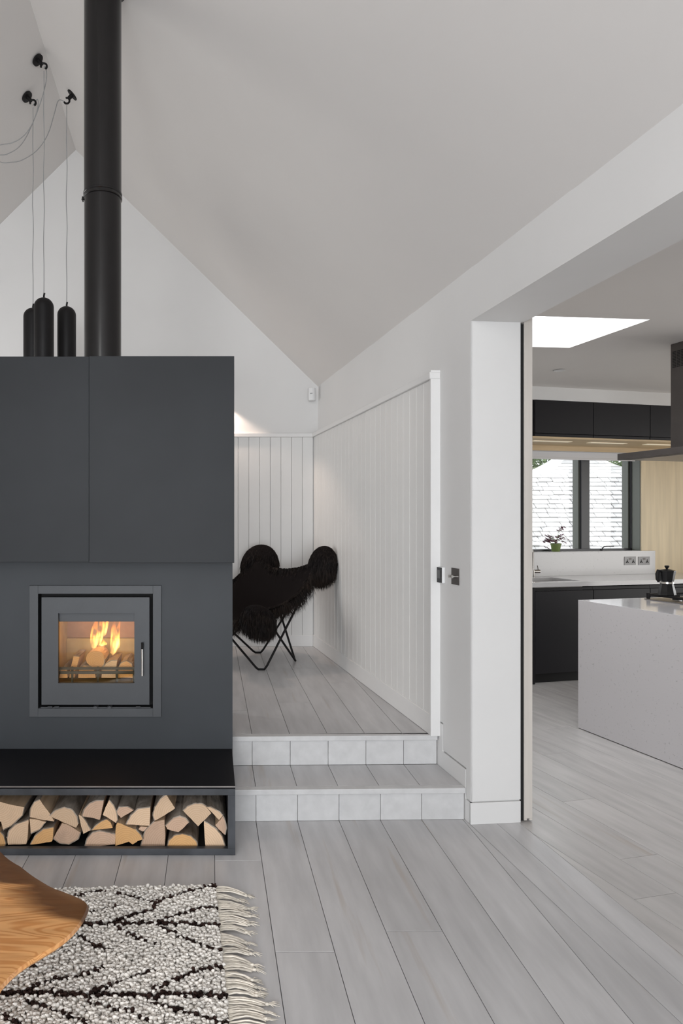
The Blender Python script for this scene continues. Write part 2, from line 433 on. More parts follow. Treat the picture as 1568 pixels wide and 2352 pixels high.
def planks(parent, cols, rows, mat, z, thick=0.018, clips=(), frame_poly=None):
    for (x0, x1), ys in zip(cols, rows):
        for y0, y1 in zip(ys[:-1], ys[1:]):
            p = [(x0 + GAP, y0 + GAP), (x1 - GAP, y0 + GAP), (x1 - GAP, y1 - GAP), (x0 + GAP, y1 - GAP)]
            for c in clips:
                p = clip(p, *c)
                if len(p) < 3: break
            if len(p) < 3: continue
            ar = abs(sum(p[i][0] * p[(i + 1) % len(p)][1] - p[(i + 1) % len(p)][0] * p[i][1] for i in range(len(p)))) / 2
            if ar < 0.0008: continue
            MB().prism(p, z - thick, z).build('plank', mat, parent, bevel=0.0009)

# --- living room floor: base slab plus planks laid front to back
floor = structure('floor', MB().prism(clip([(-3.6, -4.4), (4.2, -4.4), (4.2, 3.5), (-3.6, 3.5)], *wall_line(0.25)), -0.15, -0.016), 'joint_filler', 'whitewashed grey plank floor of the living room', 'floor', base=(0, 0, 0))
G0, GW = 0.220, 0.207
joints = {-1: [0.9, 3.0], 0: [2.366], 1: [1.3], 2: [2.486, 0.7], 3: [1.55], 4: [1.1], 5: [1.9]}
cols, rows = [], []
for k in range(-9, 8):
    x0 = G0 + GW * k
    cols.append((x0, x0 + GW))
    rows.append([0.4] + sorted(joints.get(k, [1.2 + 0.9 * random.random()])) + [3.46])
planks(floor, cols, rows, 'floor_plank', 0.0, clips=[wall_line(-GAP)])
# far-side plain run of the same floor, behind the viewpoint and in the unseen half of the room
MB().box(-3.5, G0 + GW * -9 - GAP, -4.2, 3.46, -0.018, 0).build('floor_run', 'floor_plank', floor)
MB().prism(clip([(G0 + GW * -9, -4.2), (3.0, -4.2), (3.0, 0.4 - GAP), (G0 + GW * -9, 0.4 - GAP)], *wall_line(-GAP)), -0.018, 0).build('floor_run', 'floor_plank', floor)
MB().box(-3.5, -1.325, 3.462, 4.2, -0.018, 0).build('floor_run', 'floor_plank', floor)
MB().box(-3.5, -1.325, 3.5, 4.2, -0.15, -0.0185).build('floor_base', 'joint_filler', floor)
# threshold boards under the opening, laid along the skewed wall
for a, b in ((GAP, 0.134), (0.136, 0.249)):
    for y0, y1 in ((-4.0, -1.43), (-1.428, 0.06)):
        me = MB().box(a, b, y0, y1, -0.018, 0)
        me.v = [tuple(RF @ Vector(p)) for p in me.v]
        me.build('threshold_board', 'floor_plank', floor, bevel=0.0009)

# --- kitchen floor
iv = KF.inverted()
def k_clip(off):                                          # same wall line, kitchen coordinates, keep the far side
    a, b, c = wall_line(off)
    n = iv.to_3x3() @ Vector((a, b, 0))
    return -n.x, -n.y, -c
def krect(u0, u1, v0, v1, off): return clip([(u0, v0), (u1, v0), (u1, v1), (u0, v1)], *k_clip(off))
kfloor = structure('floor_kitchen', MB().prism(krect(0.4, 8.0, -0.6, 6.2, 0.25), -0.15, -0.016), 'joint_filler', 'whitewashed plank floor running into the kitchen', 'floor', KF, base=(0, 0, 0))
U0, UW = 2.455, 0.2035
kj = {-1: 2.232, 0: 2.509, 1: 3.091, 2: 4.4, 3: 3.738, 4: 2.9, 5: 4.2, 6: 3.3}
cols, rows = [], []
for k in range(-6, 17):
    x0 = U0 + UW * k
    j = kj.get(k, 1.4 + 3.0 * ((k * 0.618) % 1.0))
    cols.append((x0, x0 + UW)); rows.append(sorted([0.2, j, j - 1.9 if j > 2.3 else j + 1.9, 5.5]))
planks(kfloor, cols, rows, 'kitchen_plank', 0.0, clips=[k_clip(0.251)])

# --- steps and raised landing
SLX = 0.112
def ystep(y, x): return y + 0.022 * (x - 0.1)
xw = lambda Y: 1.272 - math.tan(TW) * (Y - 3.355)         # the skewed wall's living-room face at depth Y
steps = structure('floor_steps', MB().prism([(SLX, ystep(3.40, SLX)), (1.265, ystep(3.40, 1.26)), (1.235, ystep(3.725, 1.23)), (SLX, ystep(3.725, SLX))], 0.0, S1 - 0.02).prism([(SLX, 3.73), (1.235, 3.75), (1.2, 4.1), (SLX, 4.1)], 0.0, S2 - 0.02),
                  'joint_filler', 'two whitewashed plank steps beside the fireplace', 'steps', base=(0, 0, 0))
ed = [SLX] + [G0 + GW * k for k in range(0, 5)]
for lo, hi, yr, wend in ((0.0, S1, 3.388, 1.262), (S1, S2, 3.708, 1.230)):
    xs = [e for e in ed] + [wend]
    for x0, x1 in zip(xs[:-1], xs[1:]):                    # risers, board by board
        p = [(x0 + GAP, ystep(yr, x0)), (x1 - GAP, ystep(yr, x1)), (x1 - GAP, ystep(yr + 0.014, x1)), (x0 + GAP, ystep(yr + 0.014, x0))]
        MB().prism(p, lo + 0.001, hi - 0.0285).build('riser_board', 'step_plank', steps, bevel=0.0008)
    p = [(SLX, ystep(yr - 0.014, SLX)), (wend + 0.001, ystep(yr - 0.014, wend)), (wend + 0.001, ystep(yr + 0.030, wend)), (SLX, ystep(yr + 0.030, SLX))]
    MB().prism(p, hi - 0.027, hi).build('nosing', 'step_plank', steps, bevel=0.003, seg=2)
xs = ed + [1.262]
for x0, x1 in zip(xs[:-1], xs[1:]):
    p = [(x0 + GAP, ystep(3.419, x0)), (x1 - GAP, ystep(3.419, x1)), (x1 - GAP, ystep(3.707, x1)), (x0 + GAP, ystep(3.707, x0))]
    p = clip(p, *wall_line(-0.003))
    MB().prism(p, S1 - 0.018, S1).build('tread_board', 'floor_plank', steps, bevel=0.0009)
landing = structure('floor_landing', MB().box(-3.5, SLX - 0.005, 4.2, YB, 0.0, S2 - 0.018).box(SLX - 0.005, 1.02, 4.1, YB, 0.0, S2 - 0.018), 'joint_filler', 'grey plank floor of the raised landing', 'floor', base=(0, 0, 0))
lj = {-1: [4.14], 0: [5.9], 1: [4.38], 2: [5.4], 3: [4.92], 4: [5.6]}
cols, rows = [], []
for k in range(-9, 5):
    x0 = G0 + GW * k
    lo = 3.741 if x0 >= SLX else 4.2
    cols.append((max(x0, SLX) if x0 + GW > SLX and lo == 3.741 else x0, x0 + GW)); rows.append([lo] + [j for j in lj.get(k, [5.2]) if j > lo + 0.05] + [YB - 0.002])
cols.append((SLX, G0)); rows.append([3.741, 4.14, 4.198])
planks(landing, cols, rows, 'floor_plank', S2, clips=[wall_line(-0.046)])
MB().box(-3.5, G0 + GW * -9 - GAP, 4.2, YB, S2 - 0.018, S2).build('floor_run', 'floor_plank', landing)
MB().box(-3.5, -1.325, 4.184, 4.1995, 0.0005, S2).build('riser_board', 'step_plank', landing)

# --- back wall: gable, panelled below a rail
EZ, RZ = 2.733, 4.93
gable = [(-3.7, 0), (1.35, 0), (1.35, 2.5), (0.985, EZ + 0.03), (-1.261, RZ + 0.06), (-3.6, EZ - 0.06)]
wb = structure('wall_back', MB().prism(gable, YB, YB + 0.2, 'y'), 'white_paint', 'white painted gable wall behind the landing', 'wall', base=(0, YB, 0))
ORX = 0.938
BW = 0.099
proto = MB().box(-BW / 2 + 0.0012, BW / 2 - 0.0012, YB - 0.016, YB, S2 + 0.09, 2.262).build('panel_board', 'board_white', wb, bevel=0.002, base=(0, YB, 0))
for i in range(26):
    x = ORX - BW * (i + 0.5)
    if i == 0: proto.location = (x, 0, 0)
    else: copy_child(proto, wb, (x, 0, 0))
bb = structure('baseboard_back', MB().box(-1.7, ORX, YB - 0.020, YB, S2, S2 + 0.105), 'satin_white', 'white baseboard along the panelled gable wall', 'baseboard', bevel=0.003)
structure('trim_1', MB().box(-1.7, ORX + 0.006, YB - 0.032, YB, 2.262, 2.298), 'satin_white', 'white rail capping the boards on the gable wall', 'trim', bevel=0.003)

# --- right wall: plaster slab with a stepped skirting under a shadow gap, panelled on the landing
core = MB().box(0.012, 0.24, 0.012, 3.1, 0.0, 2.72)
wr = structure('wall_right', core, 'white_paint', 'white wall between the living room and the kitchen', 'wall', RF, base=(0, 0, 0))
pl = [(0.0, 0.113), (0.046, 0.114), (0.046, 0.261), (0.311, 0.261), (0.311, 0.406), (0.36, 0.406), (0.36, 0.30), (3.1, 0.30), (3.1, EZ + 0.08), (-7.6, EZ + 0.08), (-7.6, 2.476), (0.0, 2.476)]
MB().prism(pl, 0.0, 0.012, 'x').build('plaster', 'white_paint', wr)
MB().box(0.0001, 0.258, 0.0, 0.012, 0.113, 2.476).build('pillar_face', 'satin_white', wr, bevel=0.0008)
MB().box(0.24, 0.258, 0.012, 3.1, 0.0, 2.476).build('pocket_lining', 'white_paint', wr)
sk = [(0.0, 0.0), (0.40, 0.0), (0.40, 0.397), (0.317, 0.397), (0.317, 0.252), (0.052, 0.252), (0.052, 0.106), (0.0, 0.106)]
skb = structure('baseboard_right', MB().prism(sk, -0.001, 0.0105, 'x'), 'satin_white', 'stepped white skirting beside the two steps', 'baseboard', RF, bevel=0.0008)
structure('baseboard_pillar', MB().box(-0.001, 0.258, -0.0012, 0.012, 0.0, 0.106), 'satin_white', 'white skirting block at the foot of the pillar', 'baseboard', RF, bevel=0.0008)
XP = -0.042
PW = 0.1008
proto = MB().box(XP, XP + 0.016, -PW / 2 + 0.0012, PW / 2 - 0.0012, S2 + 0.09, 2.262).build('panel_board', 'board_white', wr, bevel=0.002, base=(0, 0, 0))
for i in range(26):
    y = 0.372 + PW * (i + 0.5)
    if i == 0: proto.location = (0, y, 0)
    else: copy_child(proto, wr, (0, y, 0))
MB().box(XP + 0.016, 0.0, 0.38, 3.0, S2, 2.29).build('panel_battens', 'board_white', wr)
structure('baseboard_panelled', MB().box(XP - 0.006, XP + 0.016, 0.37, 2.99, S2, S2 + 0.112), 'satin_white', 'white baseboard along the panelled side wall of the landing', 'baseboard', RF, bevel=0.003)
structure('trim_2', MB().box(XP - 0.018, 0.0, 0.345, 2.99, 2.262, 2.298), 'satin_white', 'white rail capping the boards on the side wall', 'trim', RF, bevel=0.003)
structure('trim_3', MB().box(XP - 0.010, 0.003, 0.350, 0.371, S2, 2.310), 'satin_white', 'upright white end trim where the side panelling stops', 'trim', RF, bevel=0.002)
# header over the opening
structure('wall_header', MB().box(0.0121, 0.274, -7.6, 0.0125, 2.4761, EZ + 0.08).box(0.0121, 0.274, 0.0125, 3.1, 2.7201, EZ + 0.08), 'white_paint', 'white beam over the wide opening to the kitchen', 'beam', RF, base=(0, 0, 2.476))
structure('wall_right_near', MB().box(0.0, 0.33, -7.6, -4.0, 0.0, 2.476), 'white_paint', 'white wall beyond the near end of the kitchen opening', 'wall', RF)

# --- pitched ceiling, two slopes meeting at the ridge
def ceiling_mesh():
    mb = MB(); n = 14
    ys = [YB + 0.02 - (YB + 4.4) * i / n for i in range(n + 1)]
    R = [Vector((-1.261 + 0.033 * (YB - y), y, RZ)) for y in ys]
    E = []
    for y in ys:
        yl = (y - 3.355) / math.cos(TW)
        p = RF @ Vector((0.0, yl, EZ)); p.y = y
        d = (p - R[len(E)]); d.y = 0
        E.append(p + d * 0.08)
    Lf = []
    for i, y in enumerate(ys):
        Lf.append(Vector((-3.65, y, RZ - 0.983 * (3.65 + R[i].x))))
    for A, B, s in ((R, E, 1), (Lf, R, 1)):
        o = len(mb.v)
        for off in (0, 0.12):
            for P in (A, B):
                mb.v += [(p.x, p.y, p.z + off) for p in P]
        m = n + 1
        for i in range(n):
            for q in ((i, i + 1, m + i + 1, m + i), (2 * m + i, 3 * m + i, 3 * m + i + 1, 2 * m + i + 1), (i, 2 * m + i, 2 * m + i + 1, i + 1), (m + i, m + i + 1, 3 * m + i + 1, 3 * m + i)):
                mb.f.append(tuple(o + w for w in q)); mb.m.append(0)
        for i in (0, n):
            mb.f.append((o + i, o + m + i, o + 3 * m + i, o + 2 * m + i)); mb.m.append(0)
    return mb
structure('ceiling', ceiling_mesh(), 'white_ceiling', 'white pitched ceiling rising to a ridge', 'ceiling', base=(0, 0, EZ), smooth=True)

# --- unseen sides of the living room, with the glazing that lights it
wl = MB().box(-3.7, -3.5, -4.4, 4.5, 0, EZ).box(-3.7, -3.5, 6.1, YB, 0, EZ).box(-3.7, -3.5, 4.5, 6.1, 2.4, EZ).box(-3.7, -3.5, 4.5, 6.1, 0, 0.5)
structure('wall_left', wl, 'white_paint', 'white side wall with a window lighting the landing', 'wall')
wf = MB().box(-3.7, -3.3, -4.4, -4.2, 0, 2.7).box(1.5, 2.2, -4.4, -4.2, 0, 2.7).box(-3.3, 1.5, -4.4, -4.2, 2.38, 2.52)
wf.prism([(-3.7, 2.6), (-3.3, 2.6), (-1.0, 4.75), (-0.8, 4.75), (1.5, 2.6), (2.2, 2.6), (-0.9, RZ + 0.1)], -4.4, -4.2, 'y')
structure('wall_front', wf, 'white_paint', 'white gable frame with garden glazing behind the viewer', 'wall')
w = thing('window_1', 'tall garden glazing behind the viewer', 'window', (-0.9, -4.3, 0), WF, kind='structure')
for i in range(4):
    a, c = -3.3 + 1.2 * i, -3.3 + 1.2 * (i + 1)
    boxpart(w, 'pane', 'window_glass', (a + 0.04, c - 0.04, -4.303, -4.297, 0.06, 2.34))
    part(w, 'frame', 'window_grey', lambda m: (m.box(a, a + 0.04, -4.34, -4.26, 0, 2.38), m.box(c - 0.04, c, -4.34, -4.26, 0, 2.38), m.box(a + 0.04, c - 0.04, -4.34, -4.26, 0, 0.06), m.box(a + 0.04, c - 0.04, -4.34, -4.26, 2.34, 2.38)))

# ================================================================== KITCHEN SHELL
KC = 2.71
VW = 5.96                                                 # kitchen back wall plane
# ceiling with the roof-light opening
NR, FR_ = iv @ Vector((2.652, 4.134, 0)), iv @ Vector((2.521, 4.815, 0))
dn = iv.to_3x3() @ Vector((0.9954, 0.096, 0))
SQ = [(NR - dn * 0.93).xy, NR.xy, FR_.xy, (FR_ - dn * 0.80).xy]       # near-left, near-right, far-right, far-left
def half(p, q, sgn=1):                                    # half-plane on the outer side of edge p->q (counter-clockwise quad)
    a, b = (q.y - p.y) * sgn, -(q.x - p.x) * sgn
    return -a, -b, -(a * p.x + b * p.y)
def inv_half(h): return tuple(-c for c in h)
edges = [half(SQ[i], SQ[(i + 1) % 4]) for i in range(4)]
full = krect(0.0, 8.0, -0.6, 6.2, 0.272)
hl, hr, hn, hf = edges[3], edges[1], edges[0], edges[2]
kc = MB()
mid = clip(clip(full, *inv_half(hl)), *inv_half(hr))
for pz in (clip(full, *hl), clip(full, *hr), clip(mid, *hn), clip(mid, *hf)):
    kc.prism(pz, KC, KC + 0.12)
structure('ceiling_kitchen', kc, 'white_ceiling', 'flat white kitchen ceiling pierced by a roof light', 'ceiling', KF, base=(0, 0, KC))
cq = sum(SQ, Vector((0, 0))) / 4
rl = thing('window_2', 'bright rectangular roof light in the kitchen ceiling', 'roof light', (cq.x, cq.y, KC), KF, kind='structure')
for i in range(4):
    p, q = SQ[i], SQ[(i + 1) % 4]
    n = Vector((q.y - p.y, -(q.x - p.x))).normalized() * 0.02
    MB().prism([tuple(p), tuple(q), tuple(q + n), tuple(p + n)], KC + 0.0005, 3.06).build('shaft_lining', 'satin_white', rl)
MB().prism([tuple(cq + (p - cq) * 1.05) for p in SQ], 3.0605, 3.07).build('pane', 'window_glass', rl)

# back wall with its window opening
WU0, WU1, WZ0, WZ1 = 4.25, 6.09, 1.166, 2.26
wkb = MB().box(2.75, WU0, VW, VW + 0.2, 0, KC).box(WU0, WU1, VW, VW + 0.2, 0, WZ0).box(WU0, WU1, VW, VW + 0.2, WZ1, KC).box(WU1, 8.0, VW, VW + 0.2, 0, KC)
structure('wall_kitchen', wkb, 'white_paint', 'kitchen back wall around the window', 'wall', KF)
kside = MB().box(7.8, 8.0, -0.6, 1.4, 0, KC).box(7.8, 8.0, 4.6, VW, 0, KC).box(7.8, 8.0, 1.4, 4.6, 2.3, KC).prism(krect(0.0, 8.0, -0.8, -0.6, 0.33), 0, KC)
structure('wall_kitchen_side', kside, 'white_paint', 'far side walls of the kitchen, out of view', 'wall', KF)
ply = MB().box(WU1 + 0.002, 7.75, VW - 0.012, VW, 0.92, 2.2).box(WU1 + 0.002, 7.75, VW - 0.012, VW, 2.203, 2.258)
structure('trim_4', ply, 'ply', 'pale plywood panel beside the kitchen window', 'panel', KF)

win = thing('window_3', 'dark framed casement window over the kitchen worktop', 'window', (5.2, 6.1, WZ0), KF, kind='structure')
boxpart(win, 'sill', 'quartz_light', (WU0, WU1, VW, VW + 0.16, WZ0 - 0.03, WZ0 + 0.004))
part(win, 'frame', 'window_grey', lambda m: (m.box(WU0, WU1, 6.06, 6.14, WZ0 + 0.004, WZ0 + 0.024), m.box(WU0, WU1, 6.06, 6.14, WZ1 - 0.06, WZ1)))
def stile(u0, u1, name):
    boxpart(win, name, 'window_grey', (u0, u1, 6.06, 6.13, WZ0 + 0.024, WZ1 - 0.06), 0.002)
    boxpart(win, name + '_reveal', 'window_sage', (u0 - 0.020, u0, 6.085, 6.115, WZ0 + 0.024, WZ1 - 0.06), 0.001)
    boxpart(win, name + '_bead', 'window_sage', (u0 - 0.010, u0, 6.118, 6.175, WZ0 + 0.024, WZ1 - 0.06), 0.001)
stile(5.444, 5.546, 'mullion')
stile(6.075, 6.089, 'jamb')
boxpart(win, 'jamb_lining', 'window_sage', (6.083, 6.091, 5.962, 6.06, WZ0 + 0.005, WZ1), 0.001)
stile(4.45, 4.54, 'mullion')
for a, b in ((4.54, 5.434), (5.546, 6.065)):
    boxpart(win, 'pane', 'window_glass', (a, b, 6.148, 6.152, WZ0 + 0.02, WZ1 - 0.05))
part(win, 'handle', 'window_grey', lambda m: m.tube([(5.69, 6.05, WZ0 + 0.004), (5.695, 6.05, WZ0 + 0.03), (5.715, 6.045, WZ0 + 0.047), (5.74, 6.04, WZ0 + 0.05), (5.82, 6.03, WZ0 + 0.05)], 0.006, 8), smooth=True)

# ================================================================== FIREPLACE
FX0, FX1, FY = -1.32, 0.108, 3.543
fp = thing('fireplace', 'large dark steel fireplace with an overhanging hood and log hearth', 'fireplace', (-0.6, 3.6, 0))
STX0, STX1, STZ0, STZ1 = -0.899, -0.303, 0.522, 1.116
def face(m):
    m.box(FX0, STX0, FY, FY + 0.03, 0.309, 1.40); m.box(STX1, FX1, FY, FY + 0.03, 0.309, 1.40)
    m.box(STX0, STX1, FY, FY + 0.03, 0.309, STZ0); m.box(STX0, STX1, FY, FY + 0.03, STZ1, 1.40)
part(fp, 'chimney_breast', 'body_steel', face)
part(fp, 'breast_core', 'body_steel', lambda m: (m.box(FX0, FX1, 4.12, 4.15, 0.309, 2.29), m.box(FX0, FX0 + 0.03, FY + 0.03, 4.12, 0.309, 2.29), m.box(FX1 - 0.03, FX1, FY + 0.03, 4.12, 0.309, 2.29)))
HFY = 3.36
boxpart(fp, 'hood_panel', 'black_steel', (FX0, -0.6045, HFY + 0.004, HFY + 0.03, 1.290, 2.303), 0.0012)
boxpart(fp, 'hood_panel', 'black_steel', (-0.6035, 0.111, HFY, HFY + 0.03, 1.286, 2.304), 0.0012)
boxpart(fp, 'hood_box', 'black_steel', (FX0 + 0.004, 0.107, HFY + 0.0301, 4.119, 1.292, 2.299))
boxpart(fp, 'hearth_slab', 'slate_specks', (FX0, 0.105, 3.049, 4.15, 0.297, 0.309), 0.001)
def lip(m):
    m.box(FX0, 0.105, 3.045, 3.049, 0.3045, 0.3095)
part(fp, 'hearth_edge', 'brushed_steel', lip)
def frm(m):
    m.box(FX0, 0.105, 3.047, 3.62, 0.268, 0.2968)
    m.box(FX0, 0.105, 3.047, 3.072, 0.001, 0.030); m.box(FX0, 0.105, 3.072, 3.62, 0.001, 0.012)
    m.box(0.072, 0.105, 3.047, 3.072, 0.030, 0.268); m.box(0.072, 0.105, 3.072, 3.62, 0.012, 0.268); m.box(FX0, FX0 + 0.033, 3.072, 3.62, 0.012, 0.268); m.box(FX0, FX0 + 0.033, 3.047, 3.072, 0.030, 0.268)
part(fp, 'log_box_frame', 'box_steel', frm, 0.0012)
boxpart(fp, 'log_box_back', 'black_void', (FX0 + 0.034, 0.0715, 3.58, 3.60, 0.0125, 0.2675))
boxpart(fp, 'log_box_lining', 'black_void', (FX0 + 0.034, 0.0715, 3.0725, 3.579, 0.0121, 0.0135))
part(fp, 'hearth_plinth', 'box_steel', lambda m: m.box(FX0, 0.104, 3.621, 4.15, 0.0, 0.296))

# inset stove
st = thing('stove', 'square inset wood stove with a glazed door and burning fire', 'stove', (-0.6, 3.54, STZ0))
def ring(m, x0, x1, z0, z1, X0, X1, Z0, Z1, y0, y1):
    m.box(x0, X0, y0, y1, z0, z1); m.box(X1, x1, y0, y1, z0, z1); m.box(X0, X1, y0, y1, z0, Z0); m.box(X0, X1, y0, y1, Z1, z1)
part(st, 'surround', 'stove_paint', lambda m: ring(m, -0.943, -0.261, 0.478, 1.158, -0.898, -0.304, 0.523, 1.115, 3.531, 3.5425), 0.0008)
part(st, 'recess', 'black_void', lambda m: (ring(m, -0.8985, -0.3035, 0.5225, 1.1155, -0.897, -0.305, 0.524, 1.114, 3.5435, 3.62), ring(m, -0.897, -0.305, 0.524, 1.114, -0.862, -0.338, 0.578, 1.062, 3.60, 3.62)))
DX0, DX1, DZ0, DZ1 = -0.880, -0.322, 0.541, 1.097
GX0, GX1, GZ0, GZ1 = -0.794, -0.400, 0.652, 1.014
door = part(st, 'door', 'stove_paint', lambda m: ring(m, DX0, DX1, DZ0, DZ1, GX0, GX1, GZ0, GZ1, 3.532, 3.556), 0.0)
boxpart(door, 'air_baffle', 'stove_paint', (GX0 - 0.01, GX1 + 0.01, 3.5565, 3.563, 0.968, GZ1 + 0.01))
boxpart(door, 'glass', 'stove_glass', (GX0, GX1, 3.549, 3.553, GZ0, 0.968))
part(door, 'handle', 'chrome', lambda m: m.tube([(-0.357, 3.512, 0.695), (-0.357, 3.512, 0.835)], 0.0055, 10), smooth=True)
part(door, 'handle_stem', 'matt_black', lambda m: (m.tube([(-0.357, 3.512, 0.832), (-0.357, 3.514, 0.866)], 0.006, 8), m.tube([(-0.357, 3.514, 0.848), (-0.357, 3.534, 0.848)], 0.006, 8)))
for x in (-0.60, -0.528):
    part(st, 'air_control', 'stove_paint', lambda m: (m.box(x - 0.011, x + 0.011, 3.522, 3.56, 0.5235, 0.534), m.tube([(x, 3.520, 0.5285), (x, 3.530, 0.5285)], 0.008, 10)), 0.001)
for x in (-0.835, -0.80, -0.38):
    part(st, 'door_catch', 'stove_paint', lambda m: m.tube([(x - 0.012, 3.528, 0.530), (x + 0.012, 3.528, 0.530)], 0.0045, 8), smooth=True)
boxpart(st, 'sill_bar', 'stove_paint', (-0.885, -0.317, 3.5345, 3.545, 0.5235, 0.5275))
# fire chamber
FB = 3.93
part(st, 'chamber_back', 'liner_rose', lambda m: m.box(-0.83, -0.37, FB, FB + 0.03, 0.74, 1.06))
part(st, 'chamber_back_brick', 'liner_cream', lambda m: m.box(-0.83, -0.37, FB - 0.03, FB, 0.60, 0.82), 0.002)
for x in (-0.86, -0.37): part(st, 'chamber_side', 'liner_cream', lambda m: m.box(x, x + 0.03, 3.564, FB + 0.03, 0.60, 1.06))
part(st, 'chamber_floor', 'liner_cream', lambda m: m.box(-0.83, -0.37, 3.562, FB + 0.03, 0.58, 0.632))
part(st, 'chamber_roof', 'char', lambda m: m.box(-0.83, -0.37, 3.562, FB + 0.03, 1.03, 1.06))
def grate(m):
    for z in (0.716, 0.694):
        m.box(-0.81, -0.388, 3.590, 3.597, z - 0.007, z + 0.007)
    for x in (-0.735, -0.60, -0.50, -0.41):
        m.box(x - 0.006, x + 0.006, 3.597, 3.603, 0.632, 0.724)
part(st, 'grate', 'grate_iron', grate, 0.001)

def log_obj(name, poly, bark, y0, ln, cut, label, cat, group, yaw=0.0, parent=None, rings=True):
    """poly: outline in (x,z); bark: indices of outline points that carry bark (consecutive run)"""
    pts = [Vector((p[0], p[1])) for p in poly]
    # ring centre: least squares circle through the bark points
    bp = [pts[i] for i in bark] if len(bark) >= 3 else pts
    A = np.array([[2 * p.x, 2 * p.y, 1] for p in bp]); B = np.array([p.x ** 2 + p.y ** 2 for p in bp])
    sol = np.linalg.lstsq(A, B, rcond=None)[0]
    c = Vector((float(sol[0]), float(sol[1])))
    g = sum(pts, Vector((0, 0))) / len(pts)
    if (c - g).length > 0.12: c = g + (c - g).normalized() * 0.06
    # rough the outline up a little
    fine, fb = [], []
    n = len(pts)
    bs = set((bark[i], bark[i + 1]) for i in range(len(bark) - 1))
    for i in range(n):
        p, q = pts[i], pts[(i + 1) % n]
        isb = (i, (i + 1) % n) in bs
        k = 3
        for j in range(k):
            t = j / k
            w = p.lerp(q, t)
            if j: w = w + Vector((random.uniform(-1, 1), random.uniform(-1, 1))) * 0.0010
            fine.append(w); fb.append(isb)
    m = len(fine)
    mb = MB()
    segs = 5
    for s in range(segs + 1):
        yy = y0 + ln * s / segs
        for w in fine:
            jx = 0.0 if s == 0 else random.uniform(-1, 1) * 0.0012
            mb.v.append((w.x + jx, yy, w.y + jx))
    mb.f.append(tuple(range(m))); mb.m.append(0)
    mb.f.append(tuple(segs * m + i for i in reversed(range(m)))); mb.m.append(0)
    for s in range(segs):
        for i in range(m):
            j = (i + 1) % m
            mb.f.append((s * m + i, (s + 1) * m + i, (s + 1) * m + j, s * m + j)); mb.m.append(1)
    o = mb.build(name, [cut, 'split_wood'], parent, base=(c.x, y0, c.y))
    if label: tagp(o, label, cat, group)
    if bs:
        idx = [i for i in range(m) if fb[i]]
        # order the run
        start = bark[0] * 3
        run = [(start + q) % m for q in range(len(idx) + 1)]
        bm_ = MB(); th = 0.0042
        for s in range(segs + 1):
            yy = y0 + 0.0006 + (ln - 0.001) * s / segs
            for i in run:
                w = fine[i]; d = (w - c); d = d.normalized() if d.length > 1e-6 else Vector((0, 1))
                r = th + random.uniform(-0.001, 0.0012)
                bm_.v.append((w.x + d.x * r, yy, w.y + d.y * r)); bm_.v.append((w.x - d.x * 0.001, yy, w.y - d.y * 0.001))
        K = len(run) * 2
        for s in range(segs):
            for q in range(len(run) - 1):
                a = s * K + 2 * q
                bm_.f += [(a, a + 2, a + K + 2, a + K), (a + 1, a + K + 1, a + K + 3, a + 3)]; bm_.m += [0, 0]
        for s in (0, segs):
            for q in range(len(run) - 1):
                a = s * K + 2 * q; bm_.f.append((a, a + 1, a + 3, a + 2)); bm_.m.append(0)
        for q in (0, len(run) - 1):
            for s in range(segs):
                a = s * K + 2 * q; bm_.f.append((a, a + K, a + K + 1, a + 1)); bm_.m.append(0)
        if parent is None: bm_.build('bark', 'bark', o)
        else: bm_.build('bark', 'bark', parent)
    return o

